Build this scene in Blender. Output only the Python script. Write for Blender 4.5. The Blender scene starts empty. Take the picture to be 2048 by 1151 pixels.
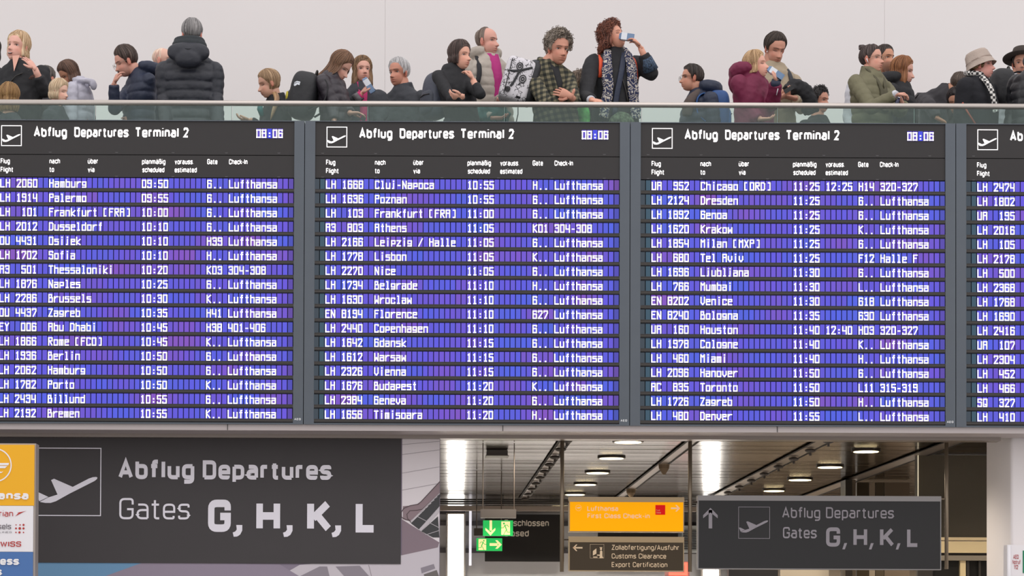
import bpy, math, random
from mathutils import Vector, Matrix, noise
import numpy as np
random.seed(7)
COL = bpy.context.scene.collection
SC = bpy.context.scene

# ---------------------------------------------------------------- camera
F = 5000.0; PPX, PPY = 840.0, 1205.0
CAM = Vector((0, 0, 1.6)); PITCH = math.radians(1.2); ROLL = 0.0042
RM = (Matrix.Rotation(math.pi/2 + PITCH, 3, 'X') @ Matrix.Rotation(ROLL, 3, 'Z'))
cam = bpy.data.cameras.new('camera'); camo = bpy.data.objects.new('camera', cam); COL.objects.link(camo)
camo.location = CAM; camo.rotation_euler = RM.to_euler()
cam.sensor_width = 36; cam.lens = F*36/2048
cam.shift_x = (1024-PPX)/2048; cam.shift_y = (PPY-575.5)/2048
cam.clip_start = .1; cam.clip_end = 200
SC.camera = camo
# ---------------------------------------------------------------- world and main light
SC.view_settings.view_transform = 'Standard'; SC.view_settings.look = 'None'
SC.view_settings.gamma = 1; SC.view_settings.exposure = 0; SC.view_settings.use_curve_mapping = False
w = bpy.data.worlds.new('hall_light'); SC.world = w; w.use_nodes = True
bg = w.node_tree.nodes['Background']; bg.inputs[0].default_value = (1.0, .975, .97, 1); bg.inputs[1].default_value = .98
def area(name, loc, rot, sx, sy, e, c=(1, 1, 1)):
    l = bpy.data.lights.new(name, 'AREA'); l.shape = 'RECTANGLE'; l.size = sx; l.size_y = sy; l.energy = e; l.color = c
    o = bpy.data.objects.new(name, l); o.location = loc; o.rotation_euler = rot; COL.objects.link(o); return o
area('roof_skylight', (3, 15, 15), (math.radians(28), 0, 0), 26, 12, 760, (1, .97, .96))

def unproj(px, py, Y):
    d = RM @ Vector(((px-PPX)/F, (PPY-py)/F, -1))
    return CAM + d*(Y/d.y)

# ---------------------------------------------------------------- materials
def lin(c):
    return tuple((v/255/12.92 if v/255 <= .04045 else ((v/255+.055)/1.055)**2.4) for v in c)
MATS = {}
def mat(name, c=(128, 128, 128), rough=.6, metal=0.0, emit=None, es=1.0, bump=0, bs=60, var=0, vs=4, attr=None, alpha=None, coat=0, sub=0, stretch=None):
    if name in MATS: return MATS[name]
    m = bpy.data.materials.new(name); m.use_nodes = True; nt = m.node_tree; b = nt.nodes['Principled BSDF']
    L = nt.links; N = nt.nodes
    b.inputs['Base Color'].default_value = (*lin(c), 1); b.inputs['Roughness'].default_value = rough; b.inputs['Metallic'].default_value = metal
    if coat: b.inputs['Coat Weight'].default_value = coat
    src = None
    if attr:
        a = N.new('ShaderNodeAttribute'); a.attribute_name = attr; src = a.outputs['Color']
        L.new(src, b.inputs['Base Color'])
    tc = N.new('ShaderNodeTexCoord'); co = tc.outputs['Object']
    if stretch:
        mp = N.new('ShaderNodeMapping'); mp.inputs['Scale'].default_value = stretch; L.new(co, mp.inputs['Vector']); co = mp.outputs['Vector']
    if var:
        n = N.new('ShaderNodeTexNoise'); n.inputs['Scale'].default_value = vs; n.inputs['Detail'].default_value = 4; L.new(co, n.inputs['Vector'])
        hsv = N.new('ShaderNodeHueSaturation'); mr = N.new('ShaderNodeMapRange')
        mr.inputs['From Min'].default_value = .3; mr.inputs['From Max'].default_value = .7
        mr.inputs['To Min'].default_value = 1-var; mr.inputs['To Max'].default_value = 1+var
        L.new(n.outputs['Fac'], mr.inputs['Value']); L.new(mr.outputs['Result'], hsv.inputs['Value'])
        if src: L.new(src, hsv.inputs['Color'])
        else: hsv.inputs['Color'].default_value = (*lin(c), 1)
        L.new(hsv.outputs['Color'], b.inputs['Base Color'])
    if bump:
        n2 = N.new('ShaderNodeTexNoise'); n2.inputs['Scale'].default_value = bs; n2.inputs['Detail'].default_value = 3; L.new(co, n2.inputs['Vector'])
        bp = N.new('ShaderNodeBump'); bp.inputs['Strength'].default_value = bump; bp.inputs['Distance'].default_value = .01
        L.new(n2.outputs['Fac'], bp.inputs['Height']); L.new(bp.outputs['Normal'], b.inputs['Normal'])
    if emit:
        b.inputs['Emission Color'].default_value = (*lin(emit), 1); b.inputs['Emission Strength'].default_value = es
        if emit and not metal: b.inputs['Specular IOR Level'].default_value = .1
    if sub: b.inputs['Subsurface Weight'].default_value = sub; b.inputs['Subsurface Radius'].default_value = (.01, .004, .002)
    MATS[name] = m; return m

def glow_attr(name, es=1.0):      # lit display: emission colour from the mesh
    m = bpy.data.materials.new(name); m.use_nodes = True; nt = m.node_tree; b = nt.nodes['Principled BSDF']
    a = nt.nodes.new('ShaderNodeAttribute'); a.attribute_name = 'Col'
    b.inputs['Base Color'].default_value = (.01, .01, .015, 1); b.inputs['Roughness'].default_value = .4
    nt.links.new(a.outputs['Color'], b.inputs['Emission Color']); b.inputs['Emission Strength'].default_value = es
    return m

# ---------------------------------------------------------------- mesh builder
class MB:
    def __init__(s): s.v = []; s.f = []; s.mi = []; s.c = []; s.cur = 0; s.col = (1, 1, 1)
    def add(s, vs, fs):
        n = len(s.v); s.v += [tuple(v) for v in vs]; s.f += [tuple(i+n for i in f) for f in fs]
        s.mi += [s.cur]*len(fs); s.c += [s.col]*len(vs)
    def box(s, a, b):
        x0, y0, z0 = a; x1, y1, z1 = b
        s.add([(x0, y0, z0), (x1, y0, z0), (x1, y1, z0), (x0, y1, z0), (x0, y0, z1), (x1, y0, z1), (x1, y1, z1), (x0, y1, z1)],
              [(0, 3, 2, 1), (4, 5, 6, 7), (0, 1, 5, 4), (1, 2, 6, 5), (2, 3, 7, 6), (3, 0, 4, 7)])
    def poly(s, pts, y0, y1):      # extrude (x,z) outline along y ; CCW seen from -y
        n = len(pts)
        vs = [(p[0], y0, p[1]) for p in pts] + [(p[0], y1, p[1]) for p in pts]
        s.add(vs, [tuple(range(n)), tuple(range(2*n-1, n-1, -1))] + [(i, i+n, (i+1) % n+n, (i+1) % n) for i in range(n)])
    def tube(s, pts, rad, n=8, cap=True, flat=1.0, up=None):
        pts = [Vector(p) for p in pts]
        if not hasattr(rad, '__len__'): rad = [rad]*len(pts)
        T = []
        for i in range(len(pts)):
            t = pts[min(i+1, len(pts)-1)]-pts[max(i-1, 0)]
            T.append(t.normalized() if t.length > 1e-9 else Vector((0, 0, 1)))
        u = Vector(up) if up is not None else Vector((0, 0, 1))
        if abs(u.dot(T[0])) > .95: u = Vector((0, 1, 0)) if up is None else Vector((1, .2, .1))
        vs = []
        for i, p in enumerate(pts):
            a = (u-T[i]*u.dot(T[i]))
            if a.length < 1e-6: a = T[i].orthogonal()
            a.normalize(); b = T[i].cross(a); u = a if up is None else u
            r = rad[i]; ra, rb = (r if hasattr(r, '__len__') else (r*flat, r))
            for k in range(n):
                an = 2*math.pi*k/n
                vs.append(p+a*(math.cos(an)*ra)+b*(math.sin(an)*rb))
        fs = [(i*n+k, i*n+(k+1) % n, (i+1)*n+(k+1) % n, (i+1)*n+k) for i in range(len(pts)-1) for k in range(n)]
        if cap: fs += [tuple(range(n-1, -1, -1)), tuple((len(pts)-1)*n+k for k in range(n))]
        s.add(vs, fs)
    def ell(s, c, r, M=None, nu=16, nv=10, e=1.0):
        c = Vector(c); vs = []
        def sp(x): return math.copysign(abs(x)**e, x)
        for j in range(1, nv):
            th = math.pi*j/nv
            for i in range(nu):
                ph = 2*math.pi*i/nu
                v = Vector((r[0]*sp(math.sin(th))*sp(math.cos(ph)), r[1]*sp(math.sin(th))*sp(math.sin(ph)), r[2]*sp(math.cos(th))))
                vs.append(c+(M @ v if M else v))
        t = Vector((0, 0, r[2])); vs.append(c+(M @ t if M else t)); vs.append(c-(M @ t if M else t))
        fs = [(j*nu+i, (j+1)*nu+i, (j+1)*nu+(i+1) % nu, j*nu+(i+1) % nu) for j in range(nv-2) for i in range(nu)]
        T = len(vs)-2
        fs += [(T, i, (i+1) % nu) for i in range(nu)] + [(T+1, (nv-2)*nu+(i+1) % nu, (nv-2)*nu+i) for i in range(nu)]
        s.add(vs, fs)
    def build(s, name, mats, parent=None, smooth=False, loc=None):
        me = bpy.data.meshes.new(name)
        off = Vector(loc) if loc is not None else (Vector(parent['_o']) if parent is not None and '_o' in parent else Vector((0, 0, 0)))
        v = [(a[0]-off.x, a[1]-off.y, a[2]-off.z) for a in s.v]
        me.from_pydata(v, [], s.f); me.update()
        if not isinstance(mats, (list, tuple)): mats = [mats]
        for m in mats: me.materials.append(m)
        if len(mats) > 1: me.polygons.foreach_set('material_index', s.mi)
        if any(c != (1, 1, 1) for c in s.c):
            at = me.color_attributes.new('Col', 'FLOAT_COLOR', 'POINT')
            at.data.foreach_set('color', np.array([(*c, 1) for c in s.c], dtype=np.float32).ravel())
        if smooth: me.polygons.foreach_set('use_smooth', [True]*len(me.polygons))
        o = bpy.data.objects.new(name, me); COL.objects.link(o)
        if loc is not None and parent is None: o.location = loc; o['_o'] = tuple(loc)
        if parent is not None:
            o.parent = parent; o['_o'] = tuple(off)
        return o
STUFFY = {'character_cells', 'clock_cells', 'clock_digits', 'clip', 'joint', 'red_print', 'grey_print', 'picture_joint', 'picture_steps', 'picture_lines', 'picture_tile', 'pictogram', 'running_figure', 'picture_hand_rail'}
def empty(name, loc):
    o = bpy.data.objects.new(name, None); COL.objects.link(o); o.location = loc; o['_o'] = tuple(loc); o.empty_display_size = .1
    return o
def tag(o, label=None, cat=None, group=None, kind=None):
    if label: o['label'] = label
    if cat: o['category'] = cat
    if group: o['group'] = group
    if kind: o['kind'] = kind
    return o
def part(name, mb, m, parent, label=None, smooth=False):
    o = mb.build(name, m, parent, smooth)
    if 'lettering' in name or name in STUFFY: o['kind'] = 'stuff'
    if label: o['label'] = label
    return o

class Pl:          # upright plane facing the camera, measured in photograph pixels around an anchor
    def __init__(s, Y, ax, ay):
        s.Y = Y; s.a = (ax, ay); s.o = unproj(ax, ay, Y)
        s.m = (unproj(ax+100, ay, Y)-s.o).length/100
        s.mz = (unproj(ax, ay-100, Y)-s.o).length/100
    def x(s, px): return s.o.x+(px-s.a[0])*s.m
    def z(s, py): return s.o.z-(py-s.a[1])*s.mz
    def box(s, mb, x0, y0, x1, y1, d0, d1):  # d: metres in front (-) / behind (+) the plane
        mb.box((s.x(x0), s.Y+d0, s.z(y1)), (s.x(x1), s.Y+d1, s.z(y0)))
    def poly(s, mb, pts, d0, d1=None):
        p = [(s.x(a), s.z(b)) for a, b in pts]
        ar = sum(p[i][0]*p[(i+1) % len(p)][1]-p[(i+1) % len(p)][0]*p[i][1] for i in range(len(p)))
        if ar < 0: p = p[::-1]
        mb.poly(p, s.Y+d0, s.Y+(d1 if d1 is not None else d0+.002))

# ---------------------------------------------------------------- lettering
# sign alphabet: centre lines on a grid, cap height 7, x-height 5; "*" after a point keeps the corner sharp
FONT = {
'A': (4.4, ['0,0* 2.2,7* 4.4,0*', '.75,2.1* 3.65,2.1*']), 'B': (4, ['0,3.7 3.6,3.7 3.6,7 0,7* 0,0* 4,0 4,3.7 0,3.7*']), 'C': (4, ['4,5* 4,7 0,7 0,0 4,0 4,2*']),
'D': (4.2, ['0,0* 0,7* 4.2,7 4.2,0 0,0*']), 'E': (3.5, ['3.5,7* 0,7* 0,0* 3.5,0*', '0,3.6* 3.1,3.6*']), 'F': (3.4, ['3.4,7* 0,7* 0,0*', '0,3.6* 3,3.6*']),
'G': (4.2, ['4.2,5* 4.2,7 0,7 0,0 4.2,0 4.2,3.3* 2.3,3.3*']), 'H': (4.3, ['0,0* 0,7*', '4.3,0* 4.3,7*', '0,3.5* 4.3,3.5*']), 'I': (0, ['0,0* 0,7*']),
'K': (4.2, ['0,0* 0,7*', '4,7* .6,2.9*', '1.5,3.9* 4.2,0*']), 'L': (3.4, ['0,7* 0,0* 3.4,0*']), 'N': (4.3, ['0,0* 0,7* 4.3,0* 4.3,7*']),
'R': (4.1, ['0,0* 0,7* 3.9,7 3.9,3.4 0,3.4*', '2.2,3.4* 4.1,0*']), 'S': (4, ['4,5.3* 4,7 0,7 0,3.7 4,3.7 4,0 0,0 0,1.7*']), 'T': (4.2, ['0,7* 4.2,7*', '2.1,7* 2.1,0*']),
'W': (6, ['0,7* 1.5,0* 3,6* 4.5,0* 6,7*']), 'Z': (3.8, ['0,7* 3.8,7* 0,0* 3.8,0*']),
'a': (3.4, ['.2,5 3.4,5 3.4,0*', '3.4,3 0,3 0,0 3.4,0']), 'b': (3.5, ['0,7* 0,0 3.5,0 3.5,5 0,5']), 'c': (3.2, ['3.3,3.6* 3.3,5 0,5 0,0 3.3,0 3.3,1.4*']),
'd': (3.5, ['3.5,7* 3.5,0 0,0 0,5 3.5,5']), 'e': (3.5, ['0,2.4* 3.5,2.4* 3.5,5 0,5 0,0 3.3,0 3.3,.9*']), 'f': (2.2, ['2.4,7* .8,7 .8,0*', '-.3,5* 2.2,5*']),
'g': (3.5, ['3.5,5* 3.5,-2 .2,-2*', '3.5,0 0,0 0,5 3.5,5']), 'h': (3.4, ['0,7* 0,0*', '0,5 3.4,5 3.4,0*']), 'i': (0, ['0,0* 0,5*', '0,6.7* 0,7.2*']), 'k': (3.2, ['0,7* 0,0*', '3,5* .4,2.1*', '1.2,2.8* 3.3,0*']),
'l': (0, ['0,7* 0,0*']), 'm': (5.8, ['0,0* 0,5*', '0,5 2.9,5 2.9,0*', '2.9,5 5.8,5 5.8,0*']), 'n': (3.4, ['0,0* 0,5*', '0,5 3.4,5 3.4,0*']), 'o': (3.5, ['1.7,0* 0,0 0,5 3.5,5 3.5,0 1.7,0*']),
'p': (3.5, ['0,-2* 0,5*', '0,5 3.5,5 3.5,0 0,0']), 'r': (2, ['0,0* 0,5*', '0,4 0,5 2.1,5*']), 's': (3.2, ['3.2,4* 3.2,5 0,5 0,2.6 3.2,2.6 3.2,0 0,0 0,1*']), 't': (2.2, ['.8,6.6* .8,0 2.3,0*', '-.3,5* 2.2,5*']),
'u': (3.4, ['3.4,0* 3.4,5*', '3.4,0 0,0 0,5*']), 'v': (3.4, ['0,5* 1.7,0* 3.4,5*']), '2': (3.8, ['0,5.4* 0,7 3.8,7 3.8,4.4 0,0* 3.9,0*']), '1': (1.4, ['0,5.6* 1.4,7* 1.4,0*']),
'x': (3.4, ['0,0* 3.4,5*', '0,5* 3.4,0*']), '-': (1.6, ['0,2.8* 1.6,2.8*']), '.': (0, ['0,0* 0,.2*']), '/': (2.2, ['0,-.6* 2.2,7.4*']), ',': (0, ['0,.2* -.5,-1.4*']),
'\u00fc': (3.4, ['3.4,0* 3.4,5*', '3.4,0 0,0 0,5*', '.7,6.6* .7,7*', '2.7,6.6* 2.7,7*']), '\u00e4': (3.4, ['.2,5 3.4,5 3.4,0*', '3.4,3 0,3 0,0 3.4,0', '.7,6.6* .7,7*', '2.7,6.6* 2.7,7*']),
'\u00df': (3.6, ['0,0* 0,7 3.2,7 3.2,4 1.6,3.9 3.6,3.6 3.6,0 1.4,0*']), }
def roundpath(s, R):
    P = []
    for t in s.split():
        sh = t.endswith('*'); a, b = t.rstrip('*').split(','); P.append((float(a), float(b), sh))
    out = []
    for i, (x, y, sh) in enumerate(P):
        if sh or i in (0, len(P)-1): out.append((x, y)); continue
        a = Vector((P[i-1][0]-x, P[i-1][1]-y)); b = Vector((P[i+1][0]-x, P[i+1][1]-y))
        r = min(R, a.length*.5, b.length*.5) ; p = Vector((x, y)); A = p+a.normalized()*r; B = p+b.normalized()*r
        for k in range(6):
            t = k/5; q = A*(1-t)**2+p*2*t*(1-t)+B*t*t; out.append(tuple(q))
    return out
def ribbon(pts, w):
    """flat outline of constant width along a path, mitred"""
    n = len(pts); L = []; Rr = []
    for i in range(n):
        p = Vector(pts[i]); d0 = (p-Vector(pts[i-1])).normalized() if i else None; d1 = (Vector(pts[i+1])-p).normalized() if i < n-1 else None
        if d0 is None: d0 = d1
        if d1 is None: d1 = d0
        n0 = Vector((-d0.y, d0.x)); n1 = Vector((-d1.y, d1.x)); m = n0+n1
        if m.length < .3: m = n0
        m.normalize(); k = w/2/max(.45, m.dot(n0)); L.append(p+m*k); Rr.append(p-m*k)
    return L, Rr
FC = {}
def glyphs(txt, wt, R):
    k = (txt, wt, R)
    if k in FC: return FC[k]
    vs = []; fs = []; x = 0
    for ch in txt:
        if ch == ' ': x += 3.2; continue
        wd, paths = FONT[ch]
        for s in paths:
            lay = len(vs)
            pts = [(x+a, wt/2+b*(7-wt)/7) for a, b in roundpath(s, R)]
            if ch in 'fty' and False: pass
            L, Rr = ribbon(pts, wt); n0 = len(vs)
            for a, b in zip(L, Rr): vs += [(*a, len(vs)), (*b, len(vs))]
            fs += [(n0+2*i, n0+2*i+1, n0+2*i+3, n0+2*i+2) for i in range(len(L)-1)]
        x += wd+wt+(1.0 if wt < 1 else .95)
    FC[k] = (vs, fs); return FC[k]
def text(mb, pl, txt, x0, x1, base, cap, d, bold=0.0):
    """cap = height in px of a capital; the text is fitted between x0 and x1. bold 0 .. .03"""
    wt = .85+max(bold, -.008)*26
    vs, fs = glyphs(txt, wt, 1.5); X0 = min(v[0] for v in vs); X1 = max(v[0] for v in vs)
    k = (x1-x0)/(X1-X0); kz = cap/7
    mb.add([(pl.x(x0+(v[0]-X0)*k), pl.Y+d-.000012*(v[2] % 400), pl.z(base-v[1]*kz)) for v in vs], fs)
def stroke(mb, pl, pts, wpx, d, closed=False):
    pts = list(pts)+([pts[0]] if closed else [])
    for a, b in zip(pts, pts[1:]):
        dx, dy = b[0]-a[0], b[1]-a[1]; L = math.hypot(dx, dy) or 1; ux, uy = dx/L*wpx/2, dy/L*wpx/2
        q = [(a[0]-ux-uy, a[1]-uy+ux), (b[0]+ux-uy, b[1]+uy+ux), (b[0]+ux+uy, b[1]+uy-ux), (a[0]-ux+uy, a[1]-uy-ux)]
        mb.add([(pl.x(p[0]), pl.Y+d-.0001*(len(mb.f) % 5), pl.z(p[1])) for p in q], [(0, 1, 2, 3)])
def disc(mb, pl, cx, cy, r, d, r0=0, n=28):
    if r0:
        vs = []
        for i in range(n):
            a = 2*math.pi*i/n
            vs += [(pl.x(cx+math.cos(a)*r), pl.Y+d, pl.z(cy+math.sin(a)*r)), (pl.x(cx+math.cos(a)*r0), pl.Y+d, pl.z(cy+math.sin(a)*r0))]
        mb.add(vs, [(2*i, 2*((i+1) % n), 2*((i+1) % n)+1, 2*i+1) for i in range(n)])
    else:
        mb.add([(pl.x(cx+math.cos(2*math.pi*i/n)*r), pl.Y+d, pl.z(cy+math.sin(2*math.pi*i/n)*r)) for i in range(n)], [tuple(range(n))])
def flat(mb, pl, pts, d):
    mb.add([(pl.x(p[0]), pl.Y+d, pl.z(p[1])) for p in pts], [tuple(range(len(pts)))])
# aircraft pictogram in a unit square (0..1, y down)
PLANE_BODY = [(.075, .80), (.16, .815), (.24, .815), (.32, .79), (.52, .68), (.91, .485), (.945, .455), (.95, .435), (.93, .425), (.88, .43), (.82, .45), (.575, .575), (.29, .455), (.245, .475), (.345, .69), (.20, .735)]
PLANE_FIN = [(.01, .665), (.05, .655), (.205, .725), (.07, .79)]
def plane_sign(mb, pl, x0, y0, x1, y1, d, lw):
    stroke(mb, pl, [(x0, y0), (x1, y0), (x1, y1), (x0, y1)], lw, d, True)
    S = lambda P: [(x0+(x1-x0)*a, y0+(y1-y0)*b) for a, b in P]
    # wing and fuselage as simple pieces
    def P(*ids): flat(mb, pl, S([PLANE_BODY[i] for i in ids]), d-.0003*len(ids))
    P(11, 12, 13, 14, 4); P(4, 5, 6, 7, 8, 9, 10, 11); P(0, 1, 2, 3, 4, 14, 15)
    flat(mb, pl, S(PLANE_FIN), d)
def arrow(mb, pl, x, y, L, h, w_, d, ang):
    """shaft arrow pointing along ang (0 right, 90 up), tip at x,y"""
    ca, sa = math.cos(math.radians(ang)), -math.sin(math.radians(ang))
    T = lambda u, v: (x+u*ca-v*sa, y+u*sa+v*ca)
    flat(mb, pl, [T(-L, -w_/2), T(-w_*.6, -w_/2), T(-w_*.6, w_/2), T(-L, w_/2)], d)
    for s in (1, -1):
        flat(mb, pl, [T(0, 0), T(-h*.5, s*h*.5), T(-h*.5-w_*.9, s*h*.5), T(-w_*1.3, 0)], d)

# dot display character strokes on a 4 x 7 grid
G = {
'0': ['00 07 47 40 00'], '1': ['20 27 16', '10 30'], '2': ['06 07 47 45 00 40'], '3': ['06 07 47 40 00 01', '14 44'],
'4': ['07 03 43', '47 40'], '5': ['47 07 04 44 40 00 01'], '6': ['46 47 07 00 40 44 04'], '7': ['06 07 47 45 10'],
'8': ['00 07 47 40 00', '04 44'], '9': ['01 00 40 47 07 04 44'], 'A': ['00 07 47 40', '04 44'], 'B': ['00 07 37 34', '04 44 40 00'],
'C': ['46 47 07 00 40 41'], 'D': ['00 07 37 46 41 30 00'], 'E': ['47 07 00 40', '04 34'], 'F': ['47 07 00', '04 34'],
'G': ['46 47 07 00 40 44 14'], 'H': ['00 07', '47 40', '04 44'], 'K': ['00 07', '47 04 40'], 'L': ['07 00 40'], 'M': ['00 07 25 47 40'],
'N': ['00 07 40 47'], 'O': ['00 07 47 40 00'], 'P': ['00 07 47 44 04'], 'Q': ['00 07 47 40 00', '22 41'], 'R': ['00 07 47 44 04', '14 40'],
'S': ['46 47 07 04 44 40 00 01'], 'T': ['07 47', '27 20'], 'U': ['07 00 40 47'], 'V': ['07 02 20 42 47'], 'W': ['07 00 23 40 47'],
'X': ['00 47', '07 40'], 'Y': ['07 24 47', '24 20'], 'Z': ['07 47 00 40'], 'a': ['05 45 40 00 03 43'], 'b': ['07 00 40 45 05'],
'c': ['44 45 05 00 40 41'], 'd': ['47 40 00 05 45'], 'e': ['40 00 05 45 43 03'], 'f': ['37 27 20', '15 35'], 'g': ['00 40 45 05 02 42'],
'h': ['07 00', '05 45 40'], 'i': ['25 20', '27 27'], 'j': ['25 20 10', '27 27'], 'k': ['07 00', '45 02 40'], 'l': ['17 27 20', '10 30'],
'm': ['00 05 45 40', '25 20'], 'n': ['00 05 45 40'], 'o': ['00 05 45 40 00'], 'p': ['00 05 45 42 02'], 'r': ['00 05', '03 25 45'],
's': ['45 05 03 43 40 00'], 't': ['27 20 30', '15 35'], 'u': ['05 00 40 45'], 'v': ['05 02 20 42 45'], 'w': ['05 00 23 40 45'],
'z': ['05 45 00 40'], '-': ['13 33'], '.': ['20 20'], ':': ['21 21', '24 24'], '/': ['00 47'], '[': ['27 07 00 20'], ']': ['27 47 40 20'],
}
# ================================================================ the setting
BH = 242.6                                            # top edge of the boards at x=1024
RY = 21.3                                             # hand rail depth
zr = unproj(1024, 208.6, RY).z; ZF = zr-1.0          # gallery floor
CZ = unproj(1024, 862, 20.95).z                       # underside of the gallery
white = mat('white_plaster', (227, 222, 222), .8, bump=.03, bs=8, var=.012, vs=.6)
def slab(name, a, b, m, kind='structure'):
    mb = MB(); mb.box(a, b); o = mb.build(name, m); tag(o, kind=kind); return o
slab('floor', (-14, -6, -.1), (14, 34, 0), mat('stone_floor', (150, 146, 142), .35, var=.06, vs=1.2))
WY = 26.6
wb = MB(); wb.box((-9, WY+.004, ZF), (12, WY+.3, ZF+6.5)); wb = wb.build('wall_back', mat('joint_grey', (223, 218, 218), .9)); tag(wb, kind='structure')
pb = Pl(WY, 1024, 100)
for x0, x1 in ((-1228, -230), (-228, 769), (771, 1768), (1770, 2767)):
    q = MB(); a = pb.x(x0)-.003; b = pb.x(x1)+.003; q.box((a, WY, ZF), (b, WY+.02, ZF+6.5)); part('panel', q, white, wb)
q = MB(); q.box((pb.x(-1228), 20.95, CZ+.06), (9, WY+.3, ZF)); tag(q.build('floor_gallery', mat('slab_grey', (165, 160, 158), .7)), kind='structure')
# fascia below the boards
pf = Pl(20.52, 1024, 854)
fm = mat('fascia_enamel', (190, 180, 180), .45)
q = MB(); q.box((pf.x(-900), 20.52, pf.z(862)), (pf.x(2700), 20.95, pf.z(849.6)))
fa = q.build('trim_1', fm); tag(fa, kind='structure')
q = MB()
for x in (454.5, 1005, 1554): q.box((pf.x(x), 20.515, pf.z(861.5)), (pf.x(x+1.3), 20.53, pf.z(850)))
part('joint', q, mat('joint_dark', (70, 66, 66), .8), fa)
q = MB(); q.box((pf.x(-900), 20.88, pf.z(869)), (pf.x(2022), 21.05, pf.z(861.8))); part('lower_lip', q, mat('lip_metal', (150, 140, 134), .35, .6), fa)

# ceiling below the gallery: planks across, one by one
XL, XR = -.6, 8.4
alu = mat('ceiling_aluminium', (96, 82, 68), .17, .9, bump=.02, bs=3, var=.03, vs=.8)
q = MB(); q.box((XL, 20.96, CZ+.04), (XR, 33.2, CZ+.06)); ce = q.build('ceiling', mat('ceiling_void', (60, 55, 52), .9)); tag(ce, kind='structure')
PW = .445; y = 21.06; variants = []
rp = random.Random(3)
while y < 32.7:
    if len(variants) < 9:
        q = MB(); w2 = PW-.014; tl = rp.uniform(-.008, .008)
        prof = [(0, .03), (.0, .006), (.008, .001), (w2*.5, 0), (w2-.008, .001), (w2, .006), (w2, .03)]
        vs = [(X_, a-0, .006+b_+tl*(a-w2/2)) for X_ in (XL, XR) for a, b_ in prof]; k = len(prof)
        q.add(vs, [(i, i+1, i+1+k, i+k) for i in range(k-1)]+[(k-1, 0, k, 2*k-1)])
        o = q.build('plank', alu, ce); variants.append(o.data)
    else:
        o = bpy.data.objects.new('plank', rp.choice(variants)); COL.objects.link(o); o.parent = ce
    o.location = (0, y, CZ); y += PW
# slots running back through the planks (services) with little fixings
def slot(x1, y1, x2, y2, wpx, fix, name):
    def onceil(px, py):
        d = RM @ Vector(((px-PPX)/F, (PPY-py)/F, -1)); return CAM+d*((CZ-.004-1.6)/d.z)
    a, b = onceil(x1, y1), onceil(x2, y2); wdt = wpx*a.y/F/2
    q = MB()
    q.add([(a.x-wdt, a.y, CZ-.006), (a.x+wdt, a.y, CZ-.006), (b.x+wdt, b.y, CZ-.006), (b.x-wdt, b.y, CZ-.006)], [(0, 1, 2, 3)])
    o = q.build(name, mat('slot_tray', (150, 140, 132), .4, .6), ce)
    for s in (-1, 1):
        e = MB(); e.add([(a.x+s*wdt-.012, a.y, CZ-.009), (a.x+s*wdt+.012, a.y, CZ-.009), (b.x+s*wdt+.012, b.y, CZ-.009), (b.x+s*wdt-.012, b.y, CZ-.009)], [(0, 1, 2, 3)])
        part('edge', e, mat('slot_dark', (38, 34, 32), .8), o)
    for i in range(fix):
        t = (i+.5)/fix; c = a.lerp(b, t); e = MB()
        e.ell((c.x, c.y, CZ-.03), (.05, .05, .02), nu=10, nv=6); e.tube([(c.x, c.y, CZ-.03), (c.x, c.y, CZ-.075)], .012, 6)
        part('nozzle', e, mat('nozzle_grey', (84, 78, 74), .5), o)
    return o
slot(1140, 866, 1046, 998, 23, 10, 'service_slot')['label'] = 'dark edged service slot with sprinkler nozzles running past the left hanging post'
slot(1402, 868, 1232, 1000, 24, 0, 'service_slot')['label'] = 'plain service slot in ceiling running down behind the orange sign'
slot(1676, 866, 1425, 996, 34, 9, 'service_slot')['label'] = 'service slot with small nozzles ending above the arrow of the big dark sign'
slot(1948, 868, 1600, 998, 40, 0, 'service_slot')['label'] = 'rightmost ceiling slot slanting down towards the dark portal'
def onc(px, py, dz=0):
    d = RM @ Vector(((px-PPX)/F, (PPY-py)/F, -1)); return CAM+d*((CZ-dz-1.6)/d.z)
lampm = mat('lamp_glow', (255, 240, 205), .5, emit=(255, 232, 180), es=9)
ringm = mat('lamp_ring', (60, 52, 46), .4, .3)
places = ['nearest the boards', 'second from the boards', 'third from the boards', 'fourth from the boards', 'just above the orange sign', 'farthest of its row beside the closed sign']
for i, (px, py, wd) in enumerate([(1256, 881, 56), (1223, 913.5, 50), (1195, 943, 46), (1171, 966.5, 43), (1150, 986.5, 40), (1119, 1016, 34)]):
    c = onc(px, py); r = wd/2*c.y/F
    q = MB(); q.tube([(c.x, c.y, c.z-.012), (c.x, c.y, c.z+.03)], r*1.12, 28); o = q.build('downlight', ringm, loc=(c.x, c.y, c.z))
    tag(o, 'round warm recessed ceiling downlight, '+places[i], 'downlight', 'row of round downlights above the orange sign')
    q = MB(); q.tube([(c.x, c.y, c.z-.016), (c.x, c.y, c.z-.013)], r*.95, 28); part('lamp_disc', q, lampm, o)
for i, (px, py, wd, lb) in enumerate([(1732, 900, 52, 'above the word Departures of the big dark sign'), (1660, 931.5, 50, 'second of the right hand row'), (1600, 957, 46, 'third of the right hand row, before the dark portal'), (1548, 979, 42, 'just above the big dark sign near its pictogram')]):
    c = onc(px, py); r = wd/2*c.y/F
    q = MB(); q.tube([(c.x, c.y, c.z-.012), (c.x, c.y, c.z+.03)], r*1.12, 28); o = q.build('downlight', ringm, loc=(c.x, c.y, c.z))
    tag(o, 'round warm recessed ceiling downlight, '+lb, 'downlight', 'right hand row of round downlights')
    q = MB(); q.tube([(c.x, c.y, c.z-.016), (c.x, c.y, c.z-.013)], r*.95, 28); part('lamp_disc', q, lampm, o)
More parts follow.
